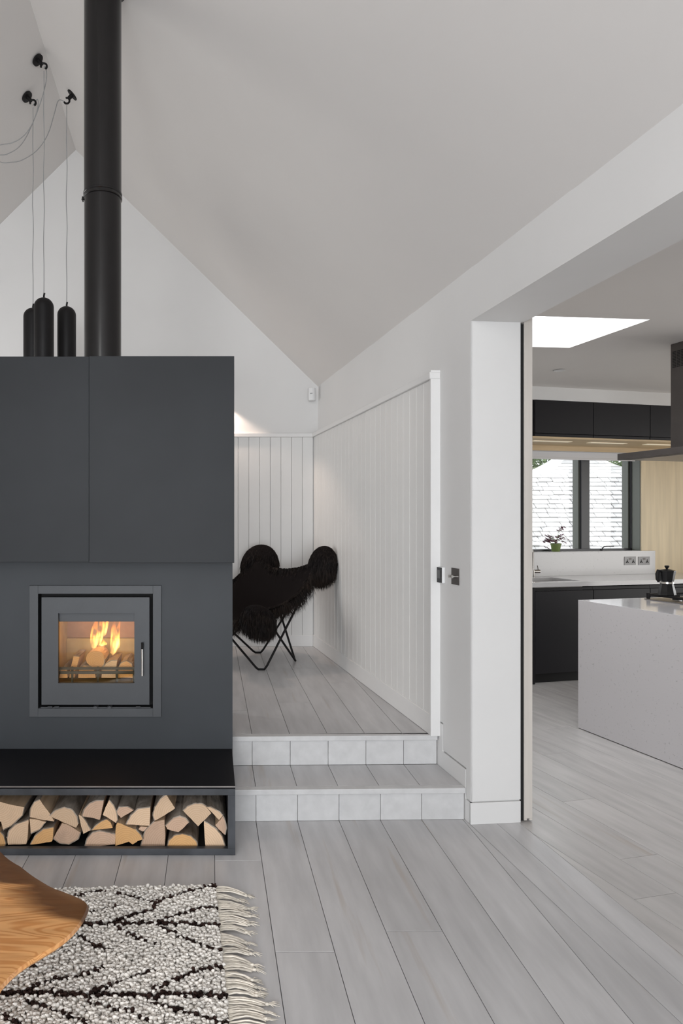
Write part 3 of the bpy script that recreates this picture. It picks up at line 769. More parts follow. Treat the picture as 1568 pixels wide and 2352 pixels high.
YL = 3.092
def lp(ox, pts): return [((ox + x / 5.6 - VX) / FPX * YL, CAMZ - (1790 + y / 5.6 - HY) / FPX * YL) for x, y in pts]
LOGS = [
 (0, [(-150, 400), (0, 303), (110, 335), (298, 372), (278, 475), (130, 610), (28, 660), (5, 560), (-120, 540)], [3, 4, 5, 6], 'cut_pale', 'widest pale log with ringed heart at the frame edge of the store'),
 (0, [(385, 490), (392, 390), (440, 300), (510, 268), (560, 340), (635, 440), (695, 545), (540, 525)], [0, 1, 2, 3], 'cut_pale', 'pale triangular log second from the frame edge in the upper row'),
 (0, [(645, 470), (720, 400), (830, 360), (930, 395), (985, 480), (1005, 570), (980, 620), (800, 545)], [0, 1, 2, 3, 4, 5], 'cut_pale', 'half-moon log with grey-green bark in the upper row'),
 (0, [(380, 508), (450, 515), (586, 548), (510, 640), (395, 690)], [2, 3, 4], 'cut_pale', 'small white wedge log squeezed under the pale triangular log'),
 (0, [(85, 770), (110, 680), (190, 600), (360, 535), (355, 650), (345, 790), (330, 845), (95, 855)], [0, 1, 2, 3], 'cut_pale', 'quarter log with pink growth rings in the bottom row'),
 (0, [(395, 835), (450, 730), (560, 640), (690, 615), (685, 720), (670, 795), (560, 815)], [0, 1, 2, 3], 'cut_ochre', 'honey coloured wedge log beside the ringed quarter log'),
 (0, [(682, 765), (730, 675), (795, 570), (870, 592), (1025, 690), (1000, 770), (880, 842), (760, 825)], [4, 5, 6, 7, 0], 'cut_pink', 'fan-shaped log standing on its rounded bark in the bottom row'),
 (0, [(1010, 460), (1046, 475), (1115, 570), (1160, 660), (1070, 705), (1040, 600)], [1, 2, 3], 'cut_pale', 'narrow sliver log leaning under the half-moon log'),
 (0, [(1055, 485), (1080, 400), (1150, 320), (1240, 285), (1330, 285), (1300, 450), (1280, 528), (1160, 495)], [0, 1, 2, 3, 4], 'cut_pink', 'rounded upper log with blue-grey bark beside the dark gap'),
 (0, [(1318, 470), (1352, 370), (1395, 285), (1450, 340), (1495, 450), (1505, 530), (1488, 572), (1400, 515)], [2, 3, 4, 5, 6], 'cut_pale', 'upright leaf-shaped log right after the dark gap'),
 (0, [(1175, 668), (1230, 610), (1300, 555), (1370, 530), (1420, 570), (1445, 638), (1300, 653)], [0, 1, 2, 3], 'cut_ochre', 'small orange wedge log lying on the flat half log'),
 (0, [(1095, 865), (1120, 775), (1190, 695), (1280, 678), (1400, 698), (1485, 722), (1475, 845), (1280, 868)], [0, 1, 2, 3, 4, 5], 'cut_pink', 'flat half log with a grey heart stain in the bottom row'),
 (0, [(-80, 870), (-40, 680), (0, 690), (40, 740), (65, 830), (50, 864)], [2, 3, 4, 5], 'cut_ochre', 'orange log cut by the frame edge in the bottom row'),
 (270, [(-22, 445), (20, 375), (120, 368), (200, 410), (40, 508)], [0, 1, 2, 3], 'cut_pink', 'small shallow log under thick brown bark in the upper row'),
 (270, [(115, 578), (170, 470), (260, 385), (420, 362), (418, 480), (412, 595)], [0, 1, 2, 3], 'cut_pale', 'pale quarter log with a straight upright edge in the upper row'),
 (270, [(455, 470), (480, 370), (550, 265), (625, 200), (680, 290), (738, 380), (600, 473), (482, 538)], [7, 0, 1, 2, 3], 'cut_pale', 'tall tilted wedge log touching the top of the store'),
 (270, [(-22, 600), (0, 552), (60, 576), (115, 600), (230, 645), (300, 720), (320, 770), (260, 790), (195, 835), (145, 800), (0, 845), (-30, 858)], [4, 5, 6], 'cut_ochre', 'jagged torn orange log in the bottom row'),
 (270, [(300, 868), (360, 660), (470, 555), (600, 530), (610, 700), (605, 865), (460, 868)], [0, 1, 2], 'cut_pink', 'grey tall triangular log standing in the bottom row'),
 (270, [(618, 600), (720, 500), (800, 475), (870, 500), (915, 555), (830, 640), (780, 678), (640, 640)], [0, 1, 2, 3, 4], 'cut_pink', 'small kite-shaped log resting on the orange-rimmed half round'),
 (270, [(640, 872), (660, 790), (730, 722), (830, 700), (940, 730), (1010, 800), (1025, 855), (830, 872)], [0, 1, 2, 3, 4, 5, 6], 'cut_ochre', 'half round log with a dark ring and orange rim'),
 (270, [(845, 405), (900, 350), (1000, 312), (1080, 315), (1138, 350), (1203, 435), (1120, 520), (1035, 603), (940, 500)], [0, 1, 2, 3, 4], 'cut_pale', 'large pale wedge log with fine arcs, point downwards'),
 (270, [(1146, 355), (1200, 360), (1290, 405), (1350, 463), (1305, 520), (1240, 450)], [0, 1, 2, 3], 'cut_pale', 'thin curved bark slab log near the end of the store'),
 (270, [(1110, 540), (1170, 572), (1270, 645), (1340, 735), (1380, 862), (1130, 866), (1115, 660)], [0, 1, 2, 3, 4], 'cut_pale', 'tall quarter log standing at the end of the bottom row'),
 (270, [(1255, 600), (1322, 530), (1352, 482), (1385, 560), (1395, 640), (1378, 722), (1300, 655)], [2, 3, 4, 5], 'cut_pink', 'last small log wedged against the steel end post'),
 (270, [(270, 640), (300, 604), (385, 610), (330, 668)], [], 'cut_pink', 'tiny split piece peeping out between the middle logs'),
]
# the store goes on beyond the frame
for k, ox, lab in ((19, -275, 'half round log in the far unseen end of the store'), (11, -288, 'flat half log beside the orange log at the frame edge'),
                   (20, -307, 'large wedge log on top in the far unseen end of the store'), (8, -274, 'rounded log next to the widest pale log, beyond the frame')):
    LOGS.append((ox, LOGS[k][1], LOGS[k][2], LOGS[k][3], lab))
for ox, pts, bark, cut, lab in LOGS:
    log_obj('firewood_log', lp(ox, pts), bark, YL + random.uniform(-0.006, 0.012), 0.30 + random.uniform(-0.02, 0.03), cut, lab, 'log', 'firewood in the hearth store')

# logs burning in the stove
def burn_log(pts, y0, ln, cut, bark, lab):
    Y = y0
    poly = [((100 + x / 6.03 - VX) / FPX * Y, CAMZ - (1380 + y / 6.03 - HY) / FPX * Y) for x, y in pts]
    log_obj('burning_log', poly, bark, y0, ln, cut, lab, 'log', 'logs burning in the stove')
burn_log([(585, 800), (605, 740), (650, 705), (720, 695), (790, 705), (830, 750), (842, 810), (830, 880), (790, 930), (720, 945), (650, 910), (600, 860)], 3.640, 0.16, 'cut_ochre', [6, 7, 8, 9, 10], 'round glowing log in the middle of the fire')
burn_log([(480, 1065), (490, 940), (560, 900), (640, 915), (700, 955), (720, 1065)], 3.625, 0.2, 'cut_ochre', [1, 2, 3, 4], 'orange split log low under the round glowing log')
burn_log([(800, 1065), (815, 950), (870, 870), (940, 830), (1020, 830), (1000, 955), (1000, 1065)], 3.622, 0.2, 'cut_pale', [1, 2, 3, 4], 'pale wedge log beside the round glowing log')
burn_log([(1020, 1065), (1035, 930), (1080, 860), (1150, 835), (1215, 880), (1245, 960), (1245, 1065)], 3.630, 0.2, 'cut_ochre', [1, 2, 3, 4, 5], 'brown log lying nearest the stove door handle')
burn_log([(360, 1065), (370, 930), (395, 850), (415, 770), (498, 775), (470, 880), (440, 960), (430, 1065)], 3.65, 0.18, 'cut_ochre', [3, 4], 'split stick leaning up in the fire')
burn_log([(215, 1065), (240, 960), (290, 915), (325, 960), (330, 1065)], 3.62, 0.2, 'cut_ochre', [1, 2, 3], 'small log end in the stove corner')

# flames: three-dimensional bodies of glowing gas
def flame(cx, cy, z0, h, r, lean, lab, bend=0.3, depth=0.7):
    mb = MB(); n, k = 14, 14
    for i in range(k + 1):
        t = i / k
        w = r * (math.sin(PI * min(1, t * 1.15 + 0.12)) ** 0.8 if t < 0.75 else max(0.02, (1 - t) * 3.1) * 0.72)
        w = r * max(0.03, (math.sin(PI * (t ** 0.62)) * (1 - 0.25 * t) + 0.05))
        ox = lean * t + 0.012 * math.sin(t * 5 + bend * 9) * t
        for q in range(n):
            a = 2 * PI * q / n
            rr = w * (1 + 0.13 * math.sin(3 * a + t * 6 + bend * 7))
            mb.v.append((cx + ox + rr * math.cos(a), cy + rr * depth * math.sin(a), z0 + h * t))
    for i in range(k):
        for q in range(n):
            w2 = (q + 1) % n
            mb.f.append((i * n + q, i * n + w2, (i + 1) * n + w2, (i + 1) * n + q)); mb.m.append(0)
    mb.f.append(tuple(reversed(range(n)))); mb.m.append(0); mb.f.append(tuple(k * n + q for q in range(n))); mb.m.append(0)
    return tagp(mb.build('flame', 'flame', None, smooth='all'), lab, 'flame', 'flames in the stove')
flame(-0.650, 3.74, 0.785, 0.20, 0.024, 0.030, 'tall yellow flame over the round glowing log', 0.2)
flame(-0.622, 3.76, 0.80, 0.215, 0.020, 0.020, 'thin yellow flame just behind the tallest flame', 0.65)
flame(-0.596, 3.79, 0.85, 0.17, 0.020, 0.012, 'orange flame rising at the top of the stove glass', 0.5)
flame(-0.540, 3.73, 0.755, 0.215, 0.026, 0.020, 'broad yellow flame beside the round glowing log', 0.8)
flame(-0.518, 3.75, 0.785, 0.175, 0.020, 0.004, 'orange flame nearest the stove door handle', 0.35)
flame(-0.605, 3.74, 0.805, 0.045, 0.024, 0.020, 'small white flame licking the round glowing log', 0.1)
d = bpy.data.lights.new('fire_glow', 'POINT'); d.energy = 1.15; d.color = (1.0, 0.60, 0.27); d.shadow_soft_size = 0.05
fg_ = bpy.data.objects.new('fire_glow', d); COL.objects.link(fg_); fg_.location = (-0.585, 3.66, 0.93)

# flue
FLX, FLY, FLR = -0.574, 3.60, 0.0965
fl = thing('flue_pipe', 'tall black stove flue rising from the hood to the ceiling', 'flue', (FLX, FLY, 2.299))
part(fl, 'pipe', 'flue_black', lambda m: m.lathe([(FLR, 2.299), (FLR, 3.203)], (FLX, FLY), 64), smooth=True)
part(fl, 'pipe', 'flue_black', lambda m: m.lathe([(FLR + 0.0012, 3.203), (FLR + 0.0012, 4.52)], (FLX, FLY), 64), smooth=True)
part(fl, 'locking_band', 'flue_black', lambda m: m.lathe([(FLR + 0.001, 3.185), (FLR + 0.005, 3.188), (FLR + 0.005, 3.197), (FLR + 0.002, 3.201), (FLR + 0.002, 3.205), (FLR + 0.005, 3.208), (FLR + 0.005, 3.216), (FLR + 0.001, 3.219)], (FLX, FLY), 64), smooth=True)
part(fl, 'band_clamp', 'flue_black', lambda m: (m.box(FLX - FLR - 0.012, FLX - FLR - 0.002, FLY - 0.01, FLY + 0.01, 3.187, 3.199), m.tube([(FLX - FLR - 0.010, FLY - 0.012, 3.183), (FLX - FLR - 0.010, FLY + 0.012, 3.183)], 0.004, 8)))
def collar(m):
    # square-ish plate lying against the slope
    n = 40
    A = Vector((FLX, FLY, 4.93 - 0.909 * (FLX + 1.171) - 0.014)); ax = Vector((1, 0, -0.909)).normalized(); ay = Vector((0, 1, 0)); az = ax.cross(ay)
    for off in (0.0, 0.012):
        for r in (1.0, 1.28):
            for q in range(n):
                a = 2 * PI * q / n
                p = A + ax * (math.cos(a) * FLR * r * (1.38 if r == 1.0 else 1.25)) + ay * (math.sin(a) * FLR * r * (1.0 if r == 1.0 else 1.1)) + az * off
                m.v.append(tuple(p))
    for q in range(n):
        w = (q + 1) % n
        for f in ((q, w, n + w, n + q), (2 * n + q, 3 * n + q, 3 * n + w, 2 * n + w), (n + q, n + w, 3 * n + w, 3 * n + q), (q, 2 * n + q, 2 * n + w, w)):
            m.f.append(f); m.m.append(0)
part(fl, 'ceiling_collar', 'flue_black', collar, smooth=True)

# ================================================================== PENDANTS
def catenary(p, q, sag, n=18):
    p, q = Vector(p), Vector(q)
    return [p.lerp(q, i / n) - Vector((0, 0, sag * 4 * (i / n) * (1 - i / n))) for i in range(n + 1)]
def bez(P, n=5):                                          # smooth path through the points
    P = [Vector(p) for p in P]; out = []
    for i in range(len(P) - 1):
        p0, p1, p2, p3 = P[max(0, i - 1)], P[i], P[i + 1], P[min(len(P) - 1, i + 2)]
        for k in range(n):
            t = k / n
            out.append(0.5 * ((2 * p1) + (p2 - p0) * t + (2 * p0 - 5 * p1 + 4 * p2 - p3) * t * t + (3 * p1 - p0 - 3 * p2 + p3) * t ** 3))
    return out + [P[-1]]
def pendant(hook, nrm, top_z, rad, ln, drape, label):
    hook = Vector(hook); nrm = Vector(nrm).normalized()
    t = thing('pendant_lamp', label, 'pendant lamp', (hook.x, hook.y, top_z - ln), group='black capsule pendant lamps')
    eye = hook + nrm * 0.07
    cx, cy = eye.x, eye.y
    prof = [(rad * 0.90, top_z - ln), (rad, top_z - ln + 0.02), (rad, top_z - rad * 0.95)]
    for i in range(1, 9):
        a = i / 8 * PI / 2
        prof.append((max(0.004, rad * math.cos(a)), top_z - rad * 0.95 + rad * 0.95 * math.sin(a)))
    part(t, 'lamp_shade', 'matt_black', lambda m: m.lathe(prof, (cx, cy), 40), smooth=True)
    part(t, 'cord_grip', 'matt_black', lambda m: m.tube([(cx, cy, top_z - 0.005), (cx, cy, top_z + 0.012), (cx + 0.004, cy, top_z + 0.034)], 0.007, 8), smooth=True)
    wob = [(cx + 0.004 * math.sin(i * 1.3) * math.sin(PI * i / 16), cy, top_z + 0.03 + (eye.z - 0.035 - top_z - 0.03) * i / 16) for i in range(17)]
    part(t, 'cord', 'cable_grey', lambda m: m.tube(wob, 0.0032, 6), smooth=True)
    hk = part(t, 'ceiling_hook', 'matt_black', lambda m: (m.tube([hook, hook + nrm * 0.012], 0.045, 24), m.tube([hook + nrm * 0.01, hook + nrm * 0.05], 0.015, 12)), smooth=True)
    side = nrm.cross(Vector((0, 1, 0))).normalized()
    def hookring(m):
        pts = []
        for i in range(13):
            a = -0.35 * PI + 1.45 * PI * i / 12
            pts.append(eye + (nrm * -math.cos(a) * 0.022 + side * math.sin(a) * 0.022) * 1.0)
        m.tube(pts, 0.0075, 8)
    part(t, 'hook', 'matt_black', hookring, smooth=True)
    part(t, 'feed_cord', 'cable_grey', lambda m: m.tube(bez([eye + Vector((0, 0, -0.02))] + [at(x, y, hook.y + (5.1 - hook.y) * i / len(drape)) for i, (x, y) in enumerate(drape)] + [Vector((-1.78, 5.08, 4.235)), Vector((-1.95, 5.06, 4.235))]), 0.0032, 6), smooth=True)
nl, nr = Vector((0.983, 0, -1)), Vector((-0.95, 0, -1))
pendant((-1.275, 4.99, 4.862), nl, 3.120, 0.0715, 0.62, ((104, 152), (107, 176), (100, 212), (86, 255), (71, 290), (52, 314), (28, 328), (0, 333)), 'capsule pendant lamp highest of the three, in front')
pendant((-1.415, 5.22, 4.735), nl, 3.115, 0.0715, 0.62, ((86, 228), (87, 247), (80, 270), (71, 292), (60, 315), (45, 336), (25, 350), (0, 356)), 'capsule pendant lamp half hidden behind its neighbour')
pendant((-1.075, 5.29, 4.795), nr, 3.150, 0.0715, 0.62, ((135, 230), (125, 260), (110, 308), (85, 345), (50, 368), (22, 373), (0, 372)), 'capsule pendant lamp hanging nearest the flue')
cr = thing('ceiling_rose', 'black ceiling rose feeding the three pendant cords', 'ceiling rose', (-1.97, 5.05, 4.17))
part(cr, 'cup', 'matt_black', lambda m: m.tube([Vector((-2.02, 5.05, 4.215)), Vector((-2.02, 5.05, 4.215)) + nl.normalized() * 0.05], [0.07, 0.055], 24), smooth=True)

# motion detector in the corner
pd = thing('motion_sensor', 'white alarm motion sensor high in the corner', 'sensor', (0.93, 6.26, 2.55))
def pir(m):
    c = at(717.5, 905, 6.25)
    pr = [(-0.032, 0.03), (-0.030, 0.0), (-0.018, -0.016), (0.018, -0.016), (0.030, 0.0), (0.032, 0.03)]
    a = math.radians(-38)
    pr = [(c.x - 0.012 + x * math.cos(a) - y * math.sin(a), c.y + x * math.sin(a) + y * math.cos(a)) for x, y in pr]
    m.prism(pr, c.z - 0.06, c.z + 0.058)
part(pd, 'housing', 'plastic_white', pir, 0.007, seg=3, smooth=True)
def pirmark(m):
    c = at(715, 903, 6.22); m.box(c.x - 0.010, c.x + 0.010, c.y - 0.002, c.y + 0.02, c.z - 0.002, c.z + 0.002)
part(pd, 'logo_mark', 'cable_grey', pirmark)

# wall lamp on the gable wall, hidden behind the hood
wl_ = thing('wall_lamp', 'small downward wall lamp on the gable wall behind the hood', 'wall lamp', (0.02, YB - 0.06, 2.64))
part(wl_, 'back_plate', 'plastic_white', lambda m: m.box(-0.03, 0.07, YB - 0.02, YB, 2.64, 2.76), 0.003)
part(wl_, 'lamp_shade', 'plastic_white', lambda m: m.tube([(0.02, YB - 0.08, 2.64), (0.02, YB - 0.08, 2.74)], 0.045, 24), smooth=True)
part(wl_, 'lens', 'lamp_lens', lambda m: m.tube([(0.02, YB - 0.08, 2.637), (0.02, YB - 0.08, 2.6395)], 0.038, 20))
d = bpy.data.lights.new('wall_lamp_beam', 'SPOT'); d.energy = 30; d.color = (1.0, 0.78, 0.64); d.spot_size = math.radians(122); d.spot_blend = 0.3; d.shadow_soft_size = 0.02
o = bpy.data.objects.new('wall_lamp_beam', d); COL.objects.link(o); o.location = (0.02, YB - 0.085, 2.63)

# controls on the wall beside the opening
tm = thing('thermostat', 'black glass thermostat screen on the wall beside the steps', 'thermostat', (0.0, 0.30, 1.2), RF)
def onwall(px, py):
    t = (px - VX) / FPX
    yl = (1.272 - 3.355 * t) / (math.sin(TW) + math.cos(TW) * t)
    Y = 3.355 + math.cos(TW) * yl
    return yl, CAMZ - (py - HY) / FPX * Y
y1, z1 = onwall(1004.5, 1302); y0, z0 = onwall(1019, 1339)
yA, zA = 0.33, 1.26
th = thing
yc, zc = onwall(1013, 1320)
boxpart(tm, 'housing', 'plastic_white', (-0.016, 0.0, yc - 0.046, yc + 0.046, zc - 0.043, zc + 0.043), 0.002)
boxpart(tm, 'screen', 'screen_glass', (-0.0185, -0.016, yc - 0.043, yc + 0.043, zc - 0.041, zc + 0.041), 0.001)
boxpart(tm, 'display', 'screen_panel', (-0.0192, -0.0185, yc - 0.026, yc + 0.026, zc - 0.018, zc + 0.026))
yc, zc = onwall(1046, 1324)
ls = thing('light_switch', 'bronze switch plate with two round dimmer knobs', 'switch', (0.0, yc, zc), RF)
boxpart(ls, 'plate', 'plate_bronze', (-0.004, 0.0, yc - 0.0425, yc + 0.0425, zc - 0.0425, zc + 0.0425), 0.001)
for dy in (0.017, -0.011):
    part(ls, 'knob', 'chrome', lambda m: m.tube([(-0.004, yc + dy, zc), (-0.028, yc + dy, zc)], 0.0085, 16), smooth=True)

# sliding door leaf, its leading edge showing past the pillar
sd = tagp(thing('door_1', 'cream sliding door leaf parked behind the pillar', 'door', (0.30, 0.6, 0.0), RF), kind='structure')
def leaf(m):
    m.box(0.279, 0.322, 0.004, 1.3, 0.016, 2.60)
    m.box(0.279, 0.294, 0.004, 1.3, 0.006, 0.016); m.box(0.306, 0.322, 0.004, 1.3, 0.006, 0.016)
part(sd, 'leaf', 'door_cream', leaf, 0.001)
boxpart(sd, 'gap_shade', 'black_void', (0.2583, 0.2787, 0.010, 0.03, 0.004, 2.47))  # black strip standing in for the shade in the slot beside the door

# ================================================================== KITCHEN FURNITURE
VF = 5.34                                                # cabinet fronts
UE = [4.30, 4.93, 5.57, 6.21, 6.85]
for i, (a, b) in enumerate(zip(UE[:-1], UE[1:])):
    c = thing('base_cabinet', ['black handleless base cabinet under the sink', 'black handleless base cabinet beyond the corner of the island', 'black base cabinet showing behind the coffee pot', 'black base cabinet beyond the hob, cut off by the frame'][i], 'cabinet', ((a + b) / 2, 5.6, 0), KF, 'base cabinets under the window')
    boxpart(c, 'body', 'cabinet_black', (a, b, VF + 0.022, VW - 0.002, 0.10, 0.874 if i else 0.70))
    boxpart(c, 'plinth', 'matt_black', (a, b, VF + 0.06, VF + 0.08, 0.001, 0.10))
    if i == 0: boxpart(c, 'end_panel', 'cabinet_black', (a - 0.02, a - 0.0005, VF + 0.002, VW - 0.002, 0.002, 0.88))
    boxpart(c, 'door', 'cabinet_black', (a + 0.002, b - 0.002, VF, VF + 0.020, 0.095, 0.845), 0.002)
    boxpart(c, 'rail', 'matt_black', (a + 0.001, b - 0.001, VF + 0.012, VF + 0.022, 0.848, 0.872))
wt = thing('worktop', 'white quartz worktop with upstand below the kitchen window', 'worktop', (5.5, 5.6, 0.875), KF)
SU0, SU1, SV0, SV1 = 4.36, 4.86, 5.42, 5.80
part(wt, 'slab', 'quartz_light', lambda m: (m.box(4.24, SU0, VF - 0.02, VW - 0.004, 0.885, 0.925), m.box(SU1, 7.6, VF - 0.02, VW - 0.004, 0.885, 0.925), m.box(SU0, SU1, VF - 0.02, SV0, 0.885, 0.925), m.box(SU0, SU1, SV1, VW - 0.004, 0.885, 0.925)))
boxpart(wt, 'upstand', 'quartz_light', (4.24, 6.246, VW - 0.034, VW - 0.013, 0.9252, 1.168), 0.001)
sk_ = thing('sink', 'undermounted sink basin in the white worktop', 'sink', (4.6, 5.6, 0.70), KF)
part(sk_, 'basin', 'brushed_steel', lambda m: (m.box(SU0 - 0.01, SU0, SV0, SV1, 0.72, 0.8845), m.box(SU1, SU1 + 0.01, SV0, SV1, 0.72, 0.8845), m.box(SU0 - 0.01, SU1 + 0.01, SV0 - 0.01, SV0, 0.72, 0.8845), m.box(SU0 - 0.01, SU1 + 0.01, SV1, SV1 + 0.01, 0.72, 0.8845), m.box(SU0 - 0.01, SU1 + 0.01, SV0 - 0.01, SV1 + 0.01, 0.71, 0.72)))
tu, tv = 4.685, 5.86
tp = thing('tap', 'chrome kitchen tap standing by the sink', 'tap', (tu, tv, 0.925), KF)
part(tp, 'body', 'tap_steel', lambda m: (m.tube([(tu, tv, 0.9251), (tu, tv, 0.995)], 0.024, 20), m.tube([(tu, tv, 0.99), (tu, tv, 1.175), (tu - 0.006, tv - 0.004, 1.186), (tu - 0.02, tv - 0.02, 1.19)], 0.0155, 16)), smooth=True)
part(tp, 'spout', 'tap_steel', lambda m: m.tube([(tu - 0.018, tv - 0.018, 1.19), (tu - 0.14, tv - 0.14, 1.19), (tu - 0.146, tv - 0.146, 1.17)], 0.0125, 14), smooth=True)
part(tp, 'lever', 'tap_steel', lambda m: (m.tube([(tu - 0.045, tv, 0.982), (tu + 0.085, tv, 0.982)], 0.017, 16), m.tube([(tu + 0.07, tv, 0.99), (tu + 0.06, tv, 1.04)], 0.004, 8)), smooth=True)
# upper cabinets and what hangs round them
for i, (a, b) in enumerate(zip(UE[:-1], UE[1:])):
    c = thing('wall_cabinet', ['black wall cabinet above the sink, nearest the sliding door', 'black wall cabinet second along from the sliding door', 'black wall cabinet half hidden by the extractor hood', 'black wall cabinet behind the extractor chimney'][i], 'cabinet', ((a + b) / 2, 5.6, 2.26), KF, 'wall cabinets over the window')
    boxpart(c, 'body', 'cabinet_black', (a, b, VF + 0.022, VW - 0.002, 2.272, 2.588))
    boxpart(c, 'door', 'cabinet_black', (a + 0.0025, b - 0.0025, VF, VF + 0.020, 2.286, 2.586), 0.0015)
    boxpart(c, 'grip_rail', 'cabinet_black', (a + 0.0025, b - 0.0025, VF + 0.004, VF + 0.020, 2.258, 2.282), 0.0015)
structure('trim_5', MB().box(4.1, 7.75, VF + 0.004, VW - 0.002, 2.5895, KC), 'white_paint', 'pale bulkhead above the black wall cabinets', 'bulkhead', KF)
us = thing('light_shelf', 'oak underside board with strip lights below the wall cabinets', 'shelf', (5.5, 5.6, 2.235), KF)
part(us, 'board', 'oak_under', lambda m: m.box(4.28, 7.7, VF + 0.006, 5.86, 2.240, 2.2575), 0.001)
for u in (4.42, 5.05, 5.70):
    boxpart(us, 'strip_light', 'led', (u, u + 0.42, 5.50, 5.56, 2.236, 2.2398))
boxpart(us, 'pelmet', 'oak_under', (4.28, 7.7, 5.862, 5.88, 2.19, 2.2575))
bl = thing('roller_blind', 'white roller blind pulled up over the kitchen window', 'blind', (5.2, 5.93, 2.13), KF)
part(bl, 'roll', 'blind_white', lambda m: m.tube([(WU0, 5.925, 2.215), (6.02, 5.925, 2.215)], 0.028, 20), smooth=True)
boxpart(bl, 'fabric', 'blind_white', (WU0 + 0.01, 6.01, 5.950, 5.953, 2.13, 2.21))
boxpart(bl, 'bottom_bar', 'blind_white', (WU0 + 0.01, 6.01, 5.946, 5.957, 2.112, 2.132), 0.002)
# sockets
for k, px in enumerate((1446, 1478)):
    t = (px - VX) / FPX
    v = VW - 0.034
    Y = v / (math.cos(TK) - math.sin(TK) * t); u = (math.cos(TK) * t + math.sin(TK)) * Y
    z = CAMZ - (1288 - HY) / FPX * Y
    so = thing('double_socket', ['steel double socket farther from the plywood panel', 'steel double socket next to the plywood panel'][k], 'socket', (u, v, z), KF, 'double sockets on the upstand')
    boxpart(so, 'plate', 'socket_steel', (u - 0.073, u + 0.073, v - 0.005, v - 0.0003, z - 0.043, z + 0.043), 0.001)
    for dx in (-0.038, 0.038):
        part(so, 'pin_hole', 'black_void', lambda m: (m.box(u + dx - 0.004, u + dx + 0.004, v - 0.0062, v - 0.005, z + 0.0, z + 0.014), m.box(u + dx - 0.016, u + dx - 0.006, v - 0.0062, v - 0.005, z - 0.022, z - 0.012), m.box(u + dx + 0.006, u + dx + 0.016, v - 0.0062, v - 0.005, z - 0.022, z - 0.012), m.box(u + dx - 0.009, u + dx + 0.009, v - 0.0062, v - 0.005, z - 0.015, z - 0.002)))
    for dx in (-0.009, 0.009):
        boxpart(so, 'rocker', 'hood_steel', (u + dx - 0.006, u + dx + 0.006, v - 0.008, v - 0.005, z + 0.010, z + 0.030), 0.001)

# island
IU0, IU1, IV0, IV1 = 3.70, 6.0, 2.95, 4.151
isl = thing('kitchen_island', 'speckled quartz kitchen island with waterfall end', 'island', (4.8, 3.6, 0), KF)
boxpart(isl, 'end_panel', 'quartz_speckle', (IU0, IU0 + 0.03, IV0, IV1, 0.006, 0.9218), 0.001)
boxpart(isl, 'top', 'quartz_speckle', (IU0 + 0.0302, IU1, IV0, IV1, 0.8902, 0.922), 0.001)
boxpart(isl, 'carcass', 'cabinet_black', (IU0 + 0.031, IU1 - 0.02, IV0 + 0.02, IV1 - 0.02, 0.10, 0.8898))
boxpart(isl, 'plinth', 'matt_black', (IU0 + 0.034, IU1 - 0.05, IV0 + 0.05, IV1 - 0.05, 0.001, 0.10))
# hob
HU0, HU1, HV0, HV1 = 4.19, 4.95, 3.50, 4.07
hb = thing('gas_hob', 'gas hob with black pan supports on the island', 'hob', (4.55, 3.8, 0.922), KF)
boxpart(hb, 'plate', 'brushed_steel', (HU0, HU1, HV0, HV1, 0.9222, 0.929), 0.002)
for bu, bv in ((4.36, 3.93), (4.36, 3.64), (4.76, 3.93), (4.76, 3.64)):
    part(hb, 'burner', 'matt_black', lambda m: m.lathe([(0.05, 0.929), (0.05, 0.937), (0.036, 0.940), (0.036, 0.948), (0.010, 0.950)], (bu, bv), 24), smooth=True)
    part(hb, 'burner_ring', 'chrome', lambda m: m.lathe([(0.058, 0.929), (0.058, 0.932), (0.051, 0.933)], (bu, bv), 24), smooth=True)
for s0, s1 in ((HU0 + 0.01, 4.56), (4.565, HU1 - 0.01)):
    def sup(m):
        z0, z1 = 0.952, 0.966
        for v in (HV0 + 0.03, HV1 - 0.02): m.box(s0, s1, v - 0.007, v + 0.007, z0, z1)
        for u in (s0 + 0.007, s1 - 0.007): m.box(u - 0.007, u + 0.007, HV0 + 0.037, HV1 - 0.027, z0, z1)
        mid = (s0 + s1) / 2
        for v in (3.93, 3.64):
            m.box(s0 + 0.01, mid - 0.03, v - 0.006, v + 0.006, z0, z1 + 0.002); m.box(mid + 0.03, s1 - 0.01, v - 0.006, v + 0.006, z0, z1 + 0.002)
        m.box(s0 + 0.01, s1 - 0.01, 3.779, 3.791, z0, z1)
        for u in (s0 + 0.007, s1 - 0.007):
            for v in (HV0 + 0.03, HV1 - 0.02): m.box(u - 0.009, u + 0.009, v - 0.009, v + 0.009, 0.929, z1 + 0.004)
    part(hb, 'pan_support', 'matt_black', sup, 0.0015)
# coffee pot
t_ = (1531 - VX) / FPX
Yp = 4.80; pu = (math.cos(TK) * t_ + math.sin(TK)) * Yp; pv = (math.cos(TK) - math.sin(TK) * t_) * Yp
PZ = 0.9685
cp = thing('moka_pot', 'black stovetop coffee pot with a bright waist band', 'coffee pot', (pu, pv, PZ), KF)
k = 1.0
part(cp, 'boiler', 'pot_black', lambda m: m.lathe([(0.052, PZ), (0.056, PZ + 0.004), (0.052, PZ + 0.03), (0.041, PZ + 0.075), (0.041, PZ + 0.080)], (pu, pv), 8))
part(cp, 'waist_band', 'chrome', lambda m: m.lathe([(0.041, PZ + 0.080), (0.0435, PZ + 0.082), (0.0435, PZ + 0.094), (0.041, PZ + 0.096)], (pu, pv), 40), smooth=True)
part(cp, 'jug', 'pot_black', lambda m: m.lathe([(0.039, PZ + 0.096), (0.042, PZ + 0.10), (0.054, PZ + 0.165), (0.055, PZ + 0.168)], (pu, pv), 8))
